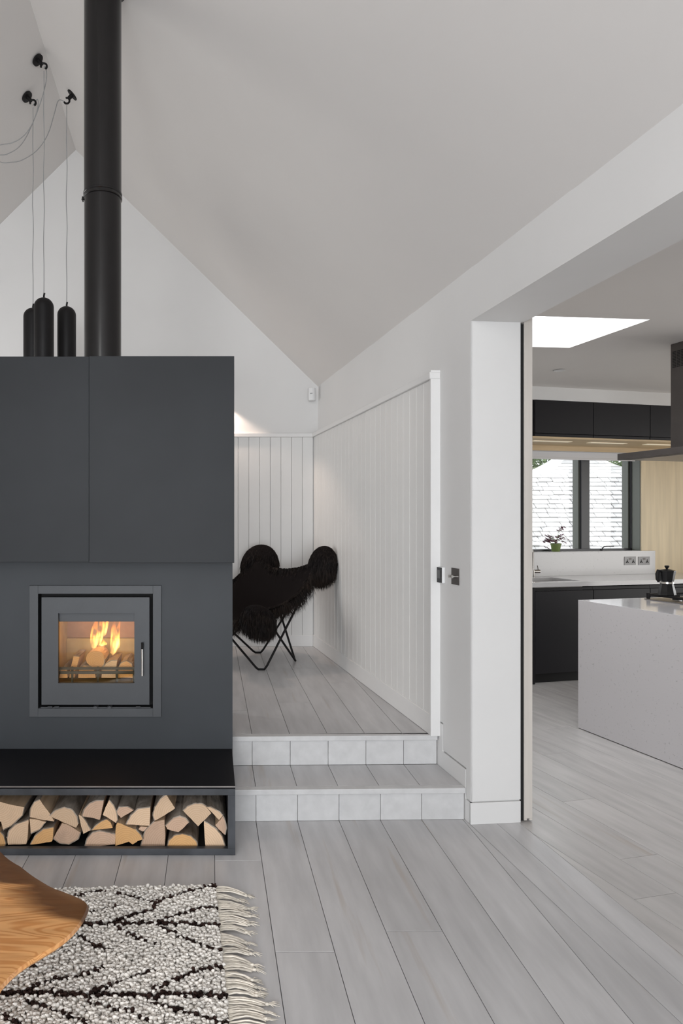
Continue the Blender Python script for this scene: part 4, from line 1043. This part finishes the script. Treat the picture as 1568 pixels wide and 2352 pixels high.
part(cp, 'lid', 'pot_black', lambda m: m.lathe([(0.056, PZ + 0.168), (0.055, PZ + 0.172), (0.02, PZ + 0.181), (0.008, PZ + 0.182)], (pu, pv), 8))
part(cp, 'lid_knob', 'matt_black', lambda m: m.lathe([(0.007, PZ + 0.182), (0.008, PZ + 0.188), (0.015, PZ + 0.200), (0.013, PZ + 0.207), (0.004, PZ + 0.208)], (pu, pv), 16), smooth=True)
part(cp, 'handle', 'matt_black', lambda m: m.tube([(pu - 0.05, pv, PZ + 0.168), (pu - 0.075, pv, PZ + 0.172), (pu - 0.082, pv, PZ + 0.15), (pu - 0.080, pv, PZ + 0.115), (pu - 0.070, pv, PZ + 0.096)], [0.009, 0.011, 0.013, 0.012, 0.009], 12), smooth=True)
part(cp, 'spout', 'pot_black', lambda m: m.prism([(pu + 0.045, pv - 0.014), (pu + 0.064, pv), (pu + 0.045, pv + 0.014)], PZ + 0.135, PZ + 0.168))
# extractor
eh = thing('extractor_hood', 'brown-grey steel extractor hood over the island hob', 'extractor hood', (4.4, 3.7, 1.91), KF)
boxpart(eh, 'canopy', 'hood_steel', (3.890, 4.83, 3.40, 4.0, 1.917, 1.960), 0.0015)
boxpart(eh, 'filter_panel', 'brushed_steel', (3.93, 4.79, 3.44, 3.96, 1.913, 1.9168))
boxpart(eh, 'chimney', 'hood_steel', (4.187, 4.51, 3.53, 3.85, 1.960, KC - 0.001), 0.001)
def vents(m):
    for c in range(5):
        for r in range(11):
            v = 3.835 - c * 0.033; z = 2.655 - r * 0.0105
            m.box(4.1855, 4.187, v - 0.027, v, z - 0.0065, z)
part(eh, 'vent_slots', 'black_void', vents)
# downlight
p = on_z(1284, 850, KC); q = KF.inverted() @ p
dl = thing('downlight', 'small round white recessed downlight in the kitchen ceiling', 'downlight', (q.x, q.y, KC), KF)
part(dl, 'bezel', 'plastic_white', lambda m: m.lathe([(0.045, KC - 0.004), (0.040, KC - 0.006), (0.030, KC - 0.001)], (q.x, q.y), 28), smooth=True)

# plant on the sill
plu, plv, plz = 0, 0, WZ0 + 0.0045
t_ = (1276 - VX) / FPX; plv = 5.995; Yq = plv / (math.cos(TK) - math.sin(TK) * t_); plu = (math.cos(TK) * t_ + math.sin(TK)) * Yq
ptd = thing('potted_plant', 'burgundy-leaved plant in a green pot on the window sill', 'plant', (plu, plv, plz), KF)
part(ptd, 'pot', 'plant_pot', lambda m: m.lathe([(0.036, plz), (0.040, plz + 0.012), (0.048, plz + 0.068), (0.053, plz + 0.069), (0.053, plz + 0.082), (0.046, plz + 0.082)], (plu, plv), 24), smooth=True)
part(ptd, 'soil', 'soil', lambda m: m.lathe([(0.045, plz + 0.0821), (0.045, plz + 0.084)], (plu, plv), 20))
rr = random.Random(5)
def leafs():
    for i in range(24):
        a = rr.uniform(0, 2 * PI); sp = rr.uniform(0.03, 0.13); h = rr.uniform(0.01, 0.10)
        if i < 3: sp, h, a = 0.05 + 0.03 * i, 0.13 + 0.02 * i, 0.3
        if 3 <= i < 9: a = PI + rr.uniform(-0.5, 0.5); h = rr.uniform(-0.05, 0.05); sp = rr.uniform(0.09, 0.17)
        tip = Vector((plu + math.cos(a) * sp, plv + math.sin(a) * sp * 0.4, plz + 0.085 + h))
        b = Vector((plu, plv, plz + 0.08))
        mid = (b + tip) / 2 + Vector((0, 0, 0.04))
        part(ptd, 'stem', 'leaf_stem', lambda m: m.tube([b, mid, tip], 0.0012, 4))
        def lf(m):
            for j in range(3):
                aa = a + j * 2 * PI / 3 + 0.4
                d = Vector((math.cos(aa), math.sin(aa) * 0.6, rr.uniform(-0.5, 0.3))).normalized() * 0.034
                s = d.cross(Vector((0.2, -0.6, 1))).normalized() * 0.019
                m.add([tip, tip + d * 0.6 + s, tip + d, tip + d * 0.6 - s, tip + d * 0.55 + Vector((0, 0, 0.002))], [(0, 1, 4), (1, 2, 4), (2, 3, 4), (3, 0, 4)])
        part(ptd, 'leaf', 'leaf_burgundy', lf)
leafs()

# ================================================================== BUTTERFLY CHAIR
bc = thing('butterfly_chair', 'black sheepskin butterfly chair on thin black rods', 'chair', (0.40, 5.66, S2))
LZ = S2
B1 = Vector((0.435, 6.06, LZ + 0.90)); B2 = Vector((0.925, 5.62, LZ + 0.90)); F1 = Vector((0.365, 5.20, LZ + 0.50)); F2 = Vector((-0.10, 5.66, LZ + 0.50))
P1 = Vector((0.386, 5.315, LZ + 0.0090)); P2 = Vector((0.692, 5.67, LZ + 0.0090)); P3 = Vector((0.406, 5.99, LZ + 0.0090)); P4 = Vector((-0.02, 5.75, LZ + 0.0090))
for P, A, B in ((P1, F2, B2), (P2, F1, B1), (P3, B2, F2), (P4, B1, F1)):
    da = (A - P); da.z = 0; db = (B - P); db.z = 0
    ax = (db.normalized() - da.normalized()).normalized()
    a0, b0 = P - ax * 0.030, P + ax * 0.030
    def rod(m):
        pts = [A.lerp(a0, 0.2), A.lerp(a0, 0.5), A.lerp(a0, 0.97), a0 + ax * 0.006, b0 - ax * 0.006, B.lerp(b0, 0.97), B.lerp(b0, 0.5), B.lerp(b0, 0.2)]
        m.tube(pts, 0.0088, 10)
    part(bc, 'frame_rod', 'matt_black', rod, smooth=True)
ctr = [[F2, Vector((0.15, 5.45, LZ + 0.35)), F1],
       [Vector((0.125, 5.90, LZ + 0.60)), Vector((0.42, 5.67, LZ + 0.38)), Vector((0.70, 5.455, LZ + 0.565))],
       [B1, Vector((0.615, 5.80, LZ + 0.755)), B2]]
def Lq(t): return (t * (t - 1) / 2, 1 - t * t, t * (t + 1) / 2)
def sling(a, b):
    la, lb = Lq(a), Lq(b)
    p = Vector((0, 0, 0))
    for j in range(3):
        for i in range(3): p += ctr[j][i] * (la[i] * lb[j])
    return p
NG = 34
def rmap(a, b):                                           # round the lobes
    k = 0.10
    return a * (1 - k * b * b * abs(a) ** 3), b * (1 - k * a * a * abs(b) ** 3)
top = [[None] * (NG + 1) for _ in range(NG + 1)]
nor = [[None] * (NG + 1) for _ in range(NG + 1)]
for j in range(NG + 1):
    for i in range(NG + 1):
        a, b = rmap(-1 + 2 * i / NG, -1 + 2 * j / NG)
        p = sling(a, b); e = 1e-3
        n = (sling(a + e, b) - p).cross(sling(a, b + e) - p).normalized()
        if n.z < 0: n = -n
        top[j][i] = p; nor[j][i] = n
def hide(m):
    g = (NG + 1) ** 2
    for s in (1, -1):
        for j in range(NG + 1):
            for i in range(NG + 1):
                u, v = -1 + 2 * i / NG, -1 + 2 * j / NG
                edge = max(0.0, 1 - max(abs(u), abs(v)) ** 6)
                m.v.append(tuple(top[j][i] + nor[j][i] * (0.030 * math.sqrt(edge) * s + 0.012)))
    for s in range(2):
        for j in range(NG):
            for i in range(NG):
                a = s * g + j * (NG + 1) + i
                q = (a, a + 1, a + NG + 2, a + NG + 1); m.f.append(q if s == 0 else q[::-1]); m.m.append(0)
    bd = [i for i in range(NG)] + [j * (NG + 1) + NG for j in range(NG)] + [NG * (NG + 1) + i for i in range(NG, 0, -1)] + [j * (NG + 1) for j in range(NG, 0, -1)]
    for k in range(len(bd)):
        a, b = bd[k], bd[(k + 1) % len(bd)]
        m.f.append((a, g + a, g + b, b)); m.m.append(0)
# the skin is pulled over the four tips of the frame as thick rounded lobes
side = (B2 - B1); side.z = 0; side.normalize(); fwd = Vector((-side.y, side.x, 0))
if fwd.y > 0: fwd = -fwd
LOBES = []
for T, drop, hw, hh, tk, back in ((B1, 0.120, 0.200, 0.178, 0.065, 0.0), (B2, 0.088, 0.128, 0.150, 0.070, 0.0), (F1, 0.085, 0.155, 0.118, 0.080, 0.0), (F2, 0.085, 0.155, 0.118, 0.080, 0.0)):
    up = Vector((0, 0, 1)) + (-fwd * 0.25 if T in (B1, B2) else fwd * 0.35)
    up.normalize(); n = side.cross(up).normalized()
    LOBES.append((T - Vector((0, 0, drop)) + fwd * 0.02, side, up, n, hw, hh, tk))
def lobe_pt(L, th, ph):
    c, sx, up, n, hw, hh, tk = L
    return c + sx * (hw * math.cos(th) * math.cos(ph)) + n * (tk * math.sin(th) * math.cos(ph)) + up * (hh * math.sin(ph))
def lobes(m):
    hide(m)
    for L in LOBES:
        o = len(m.v); na, nb = 20, 12
        for j in range(nb + 1):
            for i in range(na):
                m.v.append(tuple(lobe_pt(L, 2 * PI * i / na, -PI / 2 + PI * j / nb)))
        for j in range(nb):
            for i in range(na):
                k = (i + 1) % na
                m.f.append((o + j * na + i, o + j * na + k, o + (j + 1) * na + k, o + (j + 1) * na + i)); m.m.append(0)
sl = part(bc, 'sheepskin_sling', 'hide_black', lobes, smooth='all')
def fleece(m):
    r = random.Random(3)
    V, F = m.v, m.f
    def strand(p, d, ln, w):
        side = d.cross(Vector((r.uniform(-1, 1), r.uniform(-1, 1), r.uniform(-1, 1)))); side = side.normalized() if side.length > 1e-4 else Vector((1, 0, 0))
        o = len(V); q = p.copy(); dd = d.normalized()
        cl = Vector((r.uniform(-1, 1), r.uniform(-1, 1), 0)) * 0.16
        for k, ww in enumerate((1.0, 0.8, 0.5)):
            V.append(tuple(q - side * w * ww)); V.append(tuple(q + side * w * ww))
            q = q + dd * (ln / 3); dd = (dd + Vector((0, 0, -0.75)) + cl).normalized()
        V.append(tuple(q))
        F.append((o, o + 1, o + 3, o + 2)); F.append((o + 2, o + 3, o + 5, o + 4)); F.append((o + 4, o + 5, o + 6))
        m.m.extend((0, 0, 0))
    def rv(k): return Vector((r.uniform(-1, 1), r.uniform(-1, 1), r.uniform(-1, 1))) * k
    for _ in range(17000):
        u, v = r.uniform(-1, 1), r.uniform(-1, 1)
        onedge = r.random() < 0.42
        if onedge:
            if r.random() < 0.65: u = math.copysign(1 - abs(r.gauss(0, 0.03)), u)
            else: v = math.copysign(1 - abs(r.gauss(0, 0.03)), v)
        a, b = rmap(u, v); p = sling(a, b)
        e = 1e-2
        n = (sling(a + e, b) - p).cross(sling(a, b + e) - p).normalized()
        if n.z < 0: n = -n
        out = (p - sling(a * 0.97, b * 0.97)); out = out.normalized() if out.length > 1e-6 else n
        if onedge and (abs(u) > 0.9 or v < -0.9):
            d = (n * 0.1 + out * 0.35 + Vector((0, 0, -0.9)) + rv(0.3)).normalized(); ln = r.uniform(0.08, 0.17)
        else:
            d = (n * 0.30 + Vector((0, 0, -0.8)) + rv(0.35)).normalized(); ln = r.uniform(0.03, 0.06)
        strand(p + n * 0.03, d, ln, r.uniform(0.0016, 0.0032))
    for L in LOBES:
        for _ in range(4200):
            th, ph = r.uniform(0, 2 * PI), math.asin(r.uniform(-1, 1))
            p = lobe_pt(L, th, ph); n = (p - L[0]); n = Vector((n.dot(L[1]) / L[4] ** 2, n.dot(L[3]) / L[6] ** 2, n.dot(L[2]) / L[5] ** 2))
            n = (L[1] * n.x + L[3] * n.y + L[2] * n.z).normalized()
            low = ph < -0.3
            d = (n * (0.25 if ph > 0 else 0.12) + Vector((0, 0, -0.9)) + rv(0.22)).normalized()
            strand(p, d, r.uniform(0.05, 0.09) if low else r.uniform(0.03, 0.06), r.uniform(0.0016, 0.0032))
fl_ = part(bc, 'fleece', 'fibre_black', fleece)
fl_['kind'] = 'stuff'

# ================================================================== RUG
rg = thing('rug', 'shaggy cream wool rug with dark brown diagonal lines and fringe', 'rug', (-0.8, 2.0, 0.0))
EA = Vector((0.012, 2.765)); EB = Vector((0.052, 1.95)); ED = (EA - EB).normalized(); EX = Vector((ED.y, -ED.x))     # fringed edge and outward direction
RL, RWd = 1.75, 1.75                                     # along the edge, across
def rug_pt(a, c): return EA - ED * a - EX * c             # a: down the edge, c: inwards
cn = [rug_pt(0, 0), rug_pt(RL, 0), rug_pt(RL, RWd), rug_pt(0, RWd)]
part(rg, 'backing', 'rug_base', lambda m: m.prism([tuple(p) for p in cn], 0.001, 0.012))
LN = [([(455, 385), (860, 380), (1050, 385), (1245, 395)], 23), ([(-120, 775), (0, 775), (120, 770), (480, 780), (860, 785), (1000, 775), (1270, 785)], 33),
      ([(435, 230), (500, 210), (600, 200)], 15), ([(625, 205), (700, 222), (790, 240), (865, 270)], 11), ([(865, 270), (960, 235), (1090, 195), (1215, 170)], 18), ([(640, 370), (760, 330), (865, 305), (870, 270)], 15),
      ([(490, 325), (600, 300), (690, 285)], 11), ([(890, 370), (1000, 335), (1130, 295), (1240, 290)], 18), ([(640, 395), (760, 455), (870, 505)], 15),
      ([(905, 405), (1000, 450), (1150, 505), (1260, 540)], 16), ([(425, 440), (500, 485), (610, 530)], 16), ([(85, 665), (160, 625), (245, 600)], 17),
      ([(165, 745), (300, 695), (430, 680), (585, 630)], 18), ([(525, 760), (640, 720), (760, 680), (865, 645)], 17), ([(850, 755), (950, 710), (1080, 655), (1190, 630), (1270, 630)], 20),
      ([(160, 815), (280, 860), (400, 900), (500, 945)], 19), ([(515, 825), (650, 860), (740, 870), (825, 915)], 17), ([(860, 820), (1000, 860), (1150, 905), (1290, 945)], 20), ([(15, 885), (60, 930), (110, 940)], 23)]
segs = []
for pts, w in LN:
    W = []
    for x, y in pts:
        p = on_z(x * 0.4082, 1960 + y * 0.4083, 0.028); W.append((p.x, p.y))
    for p, q in zip(W[:-1], W[1:]):
        sc = FPX / ((p[1] + q[1]) / 2)
        # the pile is seen at a slant: lines are wider in plan than they look
        segs.append((p, q, w * 0.408 / sc * 0.5 * 1.15))
more = [((p[0] - 0.02, p[1] - 0.86), (q[0] - 0.02, q[1] - 0.86), w) for p, q, w in segs] + [((p[0] - 1.0, p[1] - 0.05), (q[0] - 1.0, q[1] - 0.05), w) for p, q, w in segs]
segs += more
PA = np.array([s[0] for s in segs]); PB = np.array([s[1] for s in segs]); PWd = np.array([s[2] for s in segs])
def tufts():
    stp = 0.0112
    na, nc = int(RL / stp), int(RWd / stp)
    A, C = np.meshgrid(np.arange(na) * stp + 0.004, np.arange(nc) * stp + 0.004, indexing='ij')
    A = A + RNG.uniform(-0.004, 0.004, A.shape); C = C + RNG.uniform(-0.004, 0.004, C.shape)
    A, C = A.ravel(), C.ravel()
    X = EA.x - ED.x * A - EX.x * C; Y = EA.y - ED.y * A - EX.y * C
    keep = (X > -1.75) & (Y > 1.15) & ((X > -1.15) | (RNG.random(X.shape) < 0.6))
    X, Y = X[keep], Y[keep]
    P = np.stack([X, Y], 1)
    d = PB - PA; L2 = (d ** 2).sum(1)
    t = np.clip(((P[:, None] - PA[None]) * d[None]).sum(2) / L2[None], 0, 1)
    q = PA[None] + t[..., None] * d[None]
    dist = np.sqrt(((P[:, None] - q) ** 2).sum(2)) - PWd[None] * RNG.uniform(0.6, 1.2, (len(X), 1))
    brown = dist.min(1) < 0
    # template: a leaning drop, 5-sided
    n = 5
    prof = [(0.0070, 0.0), (0.0086, 0.45), (0.0070, 0.82), (0.0016, 1.0)]
    T = []
    for r_, z_ in prof:
        for k in range(n): T.append((r_ * math.cos(2 * PI * k / n), r_ * math.sin(2 * PI * k / n) * 0.8, z_))
    T = np.array(T); FT = []
    for i in range(len(prof) - 1):
        for k in range(n):
            w = (k + 1) % n; FT.append((i * n + k, i * n + w, (i + 1) * n + w, (i + 1) * n + k))
    FT = np.array(FT)
    for nm, msk, mat in (('pile', ~brown, 'wool_cream'), ('pattern_pile', brown, 'wool_brown')):
        x, y = X[msk], Y[msk]; K = len(x)
        h = RNG.uniform(0.013, 0.021, K); an = RNG.uniform(0, 2 * PI, K); lx = RNG.normal(0, 0.006, K); ly = RNG.normal(-0.008, 0.004, K); sc = RNG.uniform(0.8, 1.15, K)
        ca, sa = np.cos(an)[:, None], np.sin(an)[:, None]
        vx = (T[None, :, 0] * ca - T[None, :, 1] * sa) * sc[:, None] + x[:, None] + lx[:, None] * T[None, :, 2] ** 2
        vy = (T[None, :, 0] * sa + T[None, :, 1] * ca) * sc[:, None] + y[:, None] + ly[:, None] * T[None, :, 2] ** 2
        vz = 0.0125 + T[None, :, 2] * h[:, None]
        V = np.stack([vx, vy, vz], 2).reshape(-1, 3)
        F = (FT[None] + (np.arange(K) * len(T))[:, None, None]).reshape(-1, 4)
        me = bpy.data.meshes.new(nm)
        V = V - np.array([-0.8, 2.0, 0.0])
        me.vertices.add(len(V)); me.vertices.foreach_set('co', V.ravel())
        me.loops.add(F.size); me.loops.foreach_set('vertex_index', F.ravel().astype(np.int32))
        me.polygons.add(len(F)); me.polygons.foreach_set('loop_start', np.arange(0, F.size, 4, dtype=np.int32)); me.polygons.foreach_set('loop_total', np.full(len(F), 4, dtype=np.int32))
        me.polygons.foreach_set('use_smooth', [True] * len(F))
        me.materials.append(MATS[mat]); me.update(calc_edges=True)
        o = bpy.data.objects.new(nm, me); COL.objects.link(o); o.parent = rg; o['kind'] = 'stuff'
tufts()
def fringe(m):
    r = random.Random(11)
    a = 0.006
    while a < 1.62:
        nb = r.choice((3, 4, 5, 6)); ln = r.uniform(0.085, 0.125); dy = r.uniform(-0.006, 0.034)
        ka = a + nb * 0.0039 + dy
        kn = rug_pt(ka, -ln)
        arch = r.uniform(0.004, 0.016)
        for k in range(nb):
            s = rug_pt(a, 0.004); e = Vector((kn.x + r.uniform(-0.010, 0.010), kn.y)) - ED * ((k - nb / 2) * 0.0042)
            pts = []
            hb_ = r.uniform(0.001, 0.006); wv = r.uniform(-0.003, 0.003)
            for i in range(11):
                t = i / 10
                p = s.lerp(e, t) + ED * (math.sin(PI * t) * (arch + wv) + 0.0012 * math.sin(t * 17 + k))
                pts.append((p.x, p.y, 0.0045 + 0.010 * (1 - t) + hb_ * math.sin(PI * t)))
            m.tube(pts, [0.0027, 0.0031] * 5 + [0.0022], 6)
            a += 0.0078
        for k in range(r.randint(5, 9)):
            q = kn + EX * r.uniform(0.015, 0.045) + ED * r.uniform(-0.022, 0.014)
            md = (kn + q) / 2 + ED * r.uniform(-0.006, 0.006)
            m.tube([(kn.x, kn.y, 0.006), (md.x, md.y, 0.008), (q.x, q.y, 0.0025)], [0.0018, 0.0013, 0.0007], 4)
        m.tube([(kn.x - 0.004, kn.y, 0.007), (kn.x + 0.006, kn.y - 0.002, 0.007)], 0.0050, 6)
        a += 0.0012
fo = part(rg, 'fringe', 'fringe_cotton', fringe, smooth='all'); fo['kind'] = 'stuff'
def stitch(m):
    r = random.Random(4); a = 0.0
    while a < 1.6:
        p = rug_pt(a, 0.001); m.tube([(p.x - 0.006, p.y, 0.010), (p.x, p.y, 0.020), (p.x + 0.006, p.y - 0.002, 0.006)], 0.0032, 5)
        a += r.uniform(0.010, 0.018)
so_ = part(rg, 'edge_stitching', 'wool_brown', stitch); so_['kind'] = 'stuff'

# ================================================================== LIVE-EDGE TABLE
TZ = 0.40
tb = thing('coffee_table', 'live-edge solid wood coffee table with honey grain', 'table', (-0.9, 1.85, 0.0))
tpx = [(0, 1948), (17.5, 1966), (37, 1979), (49, 1985), (70, 2002), (91, 2016), (123, 2035), (158, 2047), (198, 2064), (205, 2076), (200, 2092), (186, 2117), (163, 2144), (133, 2166), (105, 2183), (70, 2203), (35, 2229), (10, 2255), (0, 2268)]
out = [on_z(x, y, TZ).xy for x, y in tpx] + [Vector(p) for p in ((-0.50, 1.50), (-0.62, 1.38), (-0.85, 1.33), (-1.10, 1.36), (-1.32, 1.50), (-1.45, 1.72), (-1.46, 2.0), (-1.36, 2.22), (-1.15, 2.36), (-0.92, 2.40), (-0.78, 2.36))]
def smooth_closed(P, it=1):
    for _ in range(it):
        Q = []
        for i in range(len(P)):
            p, q = P[i], P[(i + 1) % len(P)]
            Q += [p * 0.75 + q * 0.25, p * 0.25 + q * 0.75]
        P = Q
    return P
out = smooth_closed(out, 1)
cen = Vector((-0.92, 1.86))
def slab(m):
    n = len(out)
    rings = []
    for rad, dz in ((0.25, 0.0), (0.45, 0.0), (0.6, 0.0), (0.7, 0.0), (0.78, 0.0), (0.85, -0.001), (0.91, -0.001), (0.965, -0.002), (0.99, -0.005), (1.0, -0.013), (0.985, -0.022), (0.90, -0.045), (0.80, -0.062), (0.4, -0.07)):
        rings.append(len(m.v))
        for p in out:
            q = cen + (p - cen) * rad
            m.v.append((q.x, q.y, TZ + dz))
    for a, b in zip(rings[:-1], rings[1:]):
        for i in range(n):
            j = (i + 1) % n
            m.f.append((a + i, a + j, b + j, b + i)); m.m.append(0)
    m.f.append(tuple(rings[0] + i for i in range(n))); m.m.append(0)
    m.f.append(tuple(rings[-1] + i for i in reversed(range(n)))); m.m.append(0)
ts = part(tb, 'top', 'table_wood', slab, smooth=True)
at_ = ts.data.attributes.new('heart', 'FLOAT', 'POINT')
far = [on_z(x, y, TZ).xy for x, y in tpx[:10]]
vals = []
for v in ts.data.vertices:
    w = Vector((v.co.x + FRAME[ts.name][1].x, v.co.y + FRAME[ts.name][1].y))
    dmin = min((w - p.lerp(q, t / 4)).length for p, q in zip(far[:-1], far[1:]) for t in range(5))
    vals.append(max(0.0, 1 - dmin / 0.20))
at_.data.foreach_set('value', vals)
for x, y in ((-0.78, 2.08), (-0.85, 1.58), (-1.22, 1.85)):
    part(tb, 'leg', 'table_wood', lambda m: m.tube([(x, y, 0.036), (x, y, 0.345)], [0.022, 0.032], 16), smooth=True)

# ================================================================== OUTSIDE THE KITCHEN WINDOW
nh = thing('neighbour_house', 'pale shingled roof of the building outside the kitchen window', 'building', (9.0, 16.0, -1.2))
RY0, RZ0 = 16.0, 2.57                                     # ridge line depth and height
SLP = math.radians(50)
sdir = Vector((0, -math.cos(SLP), -math.sin(SLP))); snor = Vector((0, -math.sin(SLP), math.cos(SLP)))
def deck(m):
    a = Vector((5.6, RY0, RZ0 - 0.02)); ln = 3.6
    q = [a, Vector((12.2, RY0, RZ0 - 0.02)), Vector((12.2, RY0, RZ0 - 0.02)) + sdir * ln, a + sdir * ln]
    m.add([p for p in q] + [p - snor * 0.1 for p in q], [(0, 1, 2, 3), (7, 6, 5, 4), (0, 4, 5, 1), (1, 5, 6, 2), (2, 6, 7, 3), (3, 7, 4, 0)])
part(nh, 'roof_deck', 'shingle_shadow', deck)
part(nh, 'wall', 'house_wall', lambda m: m.box(5.8, 12.0, 14.2, 16.2, -1.2, 0.1))
rs = random.Random(21)
EXP = 0.134
sh_mesh = None
row = 0; cnt = 0
rest = MB()
for row in range(20):
    x = 5.65 + rs.uniform(-0.05, 0.05)
    while x < 11.9:
        w = rs.choice((0.17, 0.22, 0.27, 0.33, 0.40)) * rs.uniform(0.9, 1.1)
        p0 = Vector((x, RY0, RZ0)) + sdir * (row * EXP + rs.uniform(-0.006, 0.006))
        g = rs.uniform(0.010, 0.022)
        tilt = rs.uniform(0.0, 0.010)
        vs = []
        for (dx, ds, dn) in ((0, 0, 0.004), (w - g, 0, 0.004), (w - g + rs.uniform(-.01, .01), EXP + 0.012, 0.044 + tilt), (rs.uniform(-.01, .01), EXP + 0.012, 0.044 + tilt)):
            vs.append(p0 + Vector((dx, 0, 0)) + sdir * ds + snor * dn)
        vs += [p - snor * 0.030 for p in vs]
        F = [(0, 1, 2, 3), (7, 6, 5, 4), (0, 4, 5, 1), (1, 5, 6, 2), (2, 6, 7, 3), (3, 7, 4, 0)]
        if 6.95 < x < 10.5 and cnt < 298:
            MB().add(vs, F).build('shingle', 'shingle_grey', nh); cnt += 1
        else: rest.add(vs, F)
        x += w
if rest.v:
    r_ = rest.build('shingle_field', 'shingle_grey', nh); r_['kind'] = 'stuff'
# the flared hipped roof rising behind the ridge
def hip(m):
    c = at(1318, 1082, 17.9); c.y = 16.6; c.z -= 0.1
    for i in range(9):
        t = i / 8
        half = 1.28 * (1 - t) ** 2.1 + 0.02
        for sx, sy in ((-1, -1), (1, -1), (1, 1), (-1, 1)):
            m.v.append((c.x + sx * half, c.y + 1.3 + sy * half * 0.9, c.z - 0.10 + 1.25 * t))
    for i in range(8):
        for q in range(4):
            w = (q + 1) % 4; m.f.append((i * 4 + q, i * 4 + w, (i + 1) * 4 + w, (i + 1) * 4 + q)); m.m.append(0)
part(nh, 'hipped_roof', 'shingle_far', hip)
def hipsh(m):
    c = at(1318, 1082, 17.9); c.y = 16.6; c.z -= 0.1; r = random.Random(9)
    for i in range(11):
        t0, t1 = i / 14, (i + 1.15) / 14
        h0 = 1.28 * (1 - t0) ** 2.1 + 0.02; h1 = 1.28 * (1 - t1) ** 2.1 + 0.02
        x = -h0
        while x < h0 - 0.05:
            w = min(r.uniform(0.16, 0.34), h0 - x)
            f = h1 / h0
            y0 = c.y + 1.3 - h0 * 0.9 - 0.03; y1 = c.y + 1.3 - h1 * 0.9
            z0, z1 = c.z - 0.10 + 1.25 * t0, c.z - 0.10 + 1.25 * t1
            v = [(c.x + x, y0, z0), (c.x + x + w - 0.012, y0, z0), (c.x + (x + w - 0.012) * f, y1, z1), (c.x + x * f, y1, z1)]
            v += [(p[0], p[1] + 0.02, p[2] - 0.02) for p in v]
            m.add(v, [(0, 1, 2, 3), (7, 6, 5, 4), (0, 4, 5, 1), (1, 5, 6, 2), (2, 6, 7, 3), (3, 7, 4, 0)])
            x += w
o = part(nh, 'hip_shingles', 'shingle_far', hipsh); o['kind'] = 'stuff'

def tree(c, r, h, lab, seed):
    rt = random.Random(seed)
    t = thing('garden_tree', lab, 'tree', (c[0], c[1], -1.2), group='trees beyond the shingled roof')
    part(t, 'trunk', 'tree_bark', lambda m: m.tube([(c[0], c[1], -1.2), (c[0], c[1], c[2])], [0.22, 0.1], 10))
    def lv(m):
        for _ in range(5200):
            d = Vector((rt.gauss(0, 1), rt.gauss(0, 1), rt.gauss(0, 1))).normalized() * (rt.random() ** 0.35)
            cl = noise.noise(d * 3.1)
            p = Vector((c[0] + d.x * r * (1 + 0.25 * cl), c[1] + d.y * r, c[2] + d.z * h * (1 + 0.3 * cl)))
            a = Vector((rt.uniform(-1, 1), rt.uniform(-1, 1), rt.uniform(-1, 1))).normalized(); b = a.orthogonal().normalized()
            s = rt.uniform(0.05, 0.11)
            m.add([p - a * s, p + b * s * 0.5, p + a * s, p - b * s * 0.5], [(0, 1, 2, 3)])
    f = part(t, 'crown', 'tree_leaf', lv); f['kind'] = 'stuff'
tree((11.3, 24.5, 3.5), 1.5, 1.7, 'green tree over the roof on the side of the sliding door', 1)
tree((15.1, 25.0, 3.5), 1.6, 1.7, 'green tree over the roof on the side of the extractor hood', 2)
structure('ground', MB().box(-14, 26, -16, 34, -1.3, -1.2), 'ground_outside', 'ground outside around the house', 'ground')
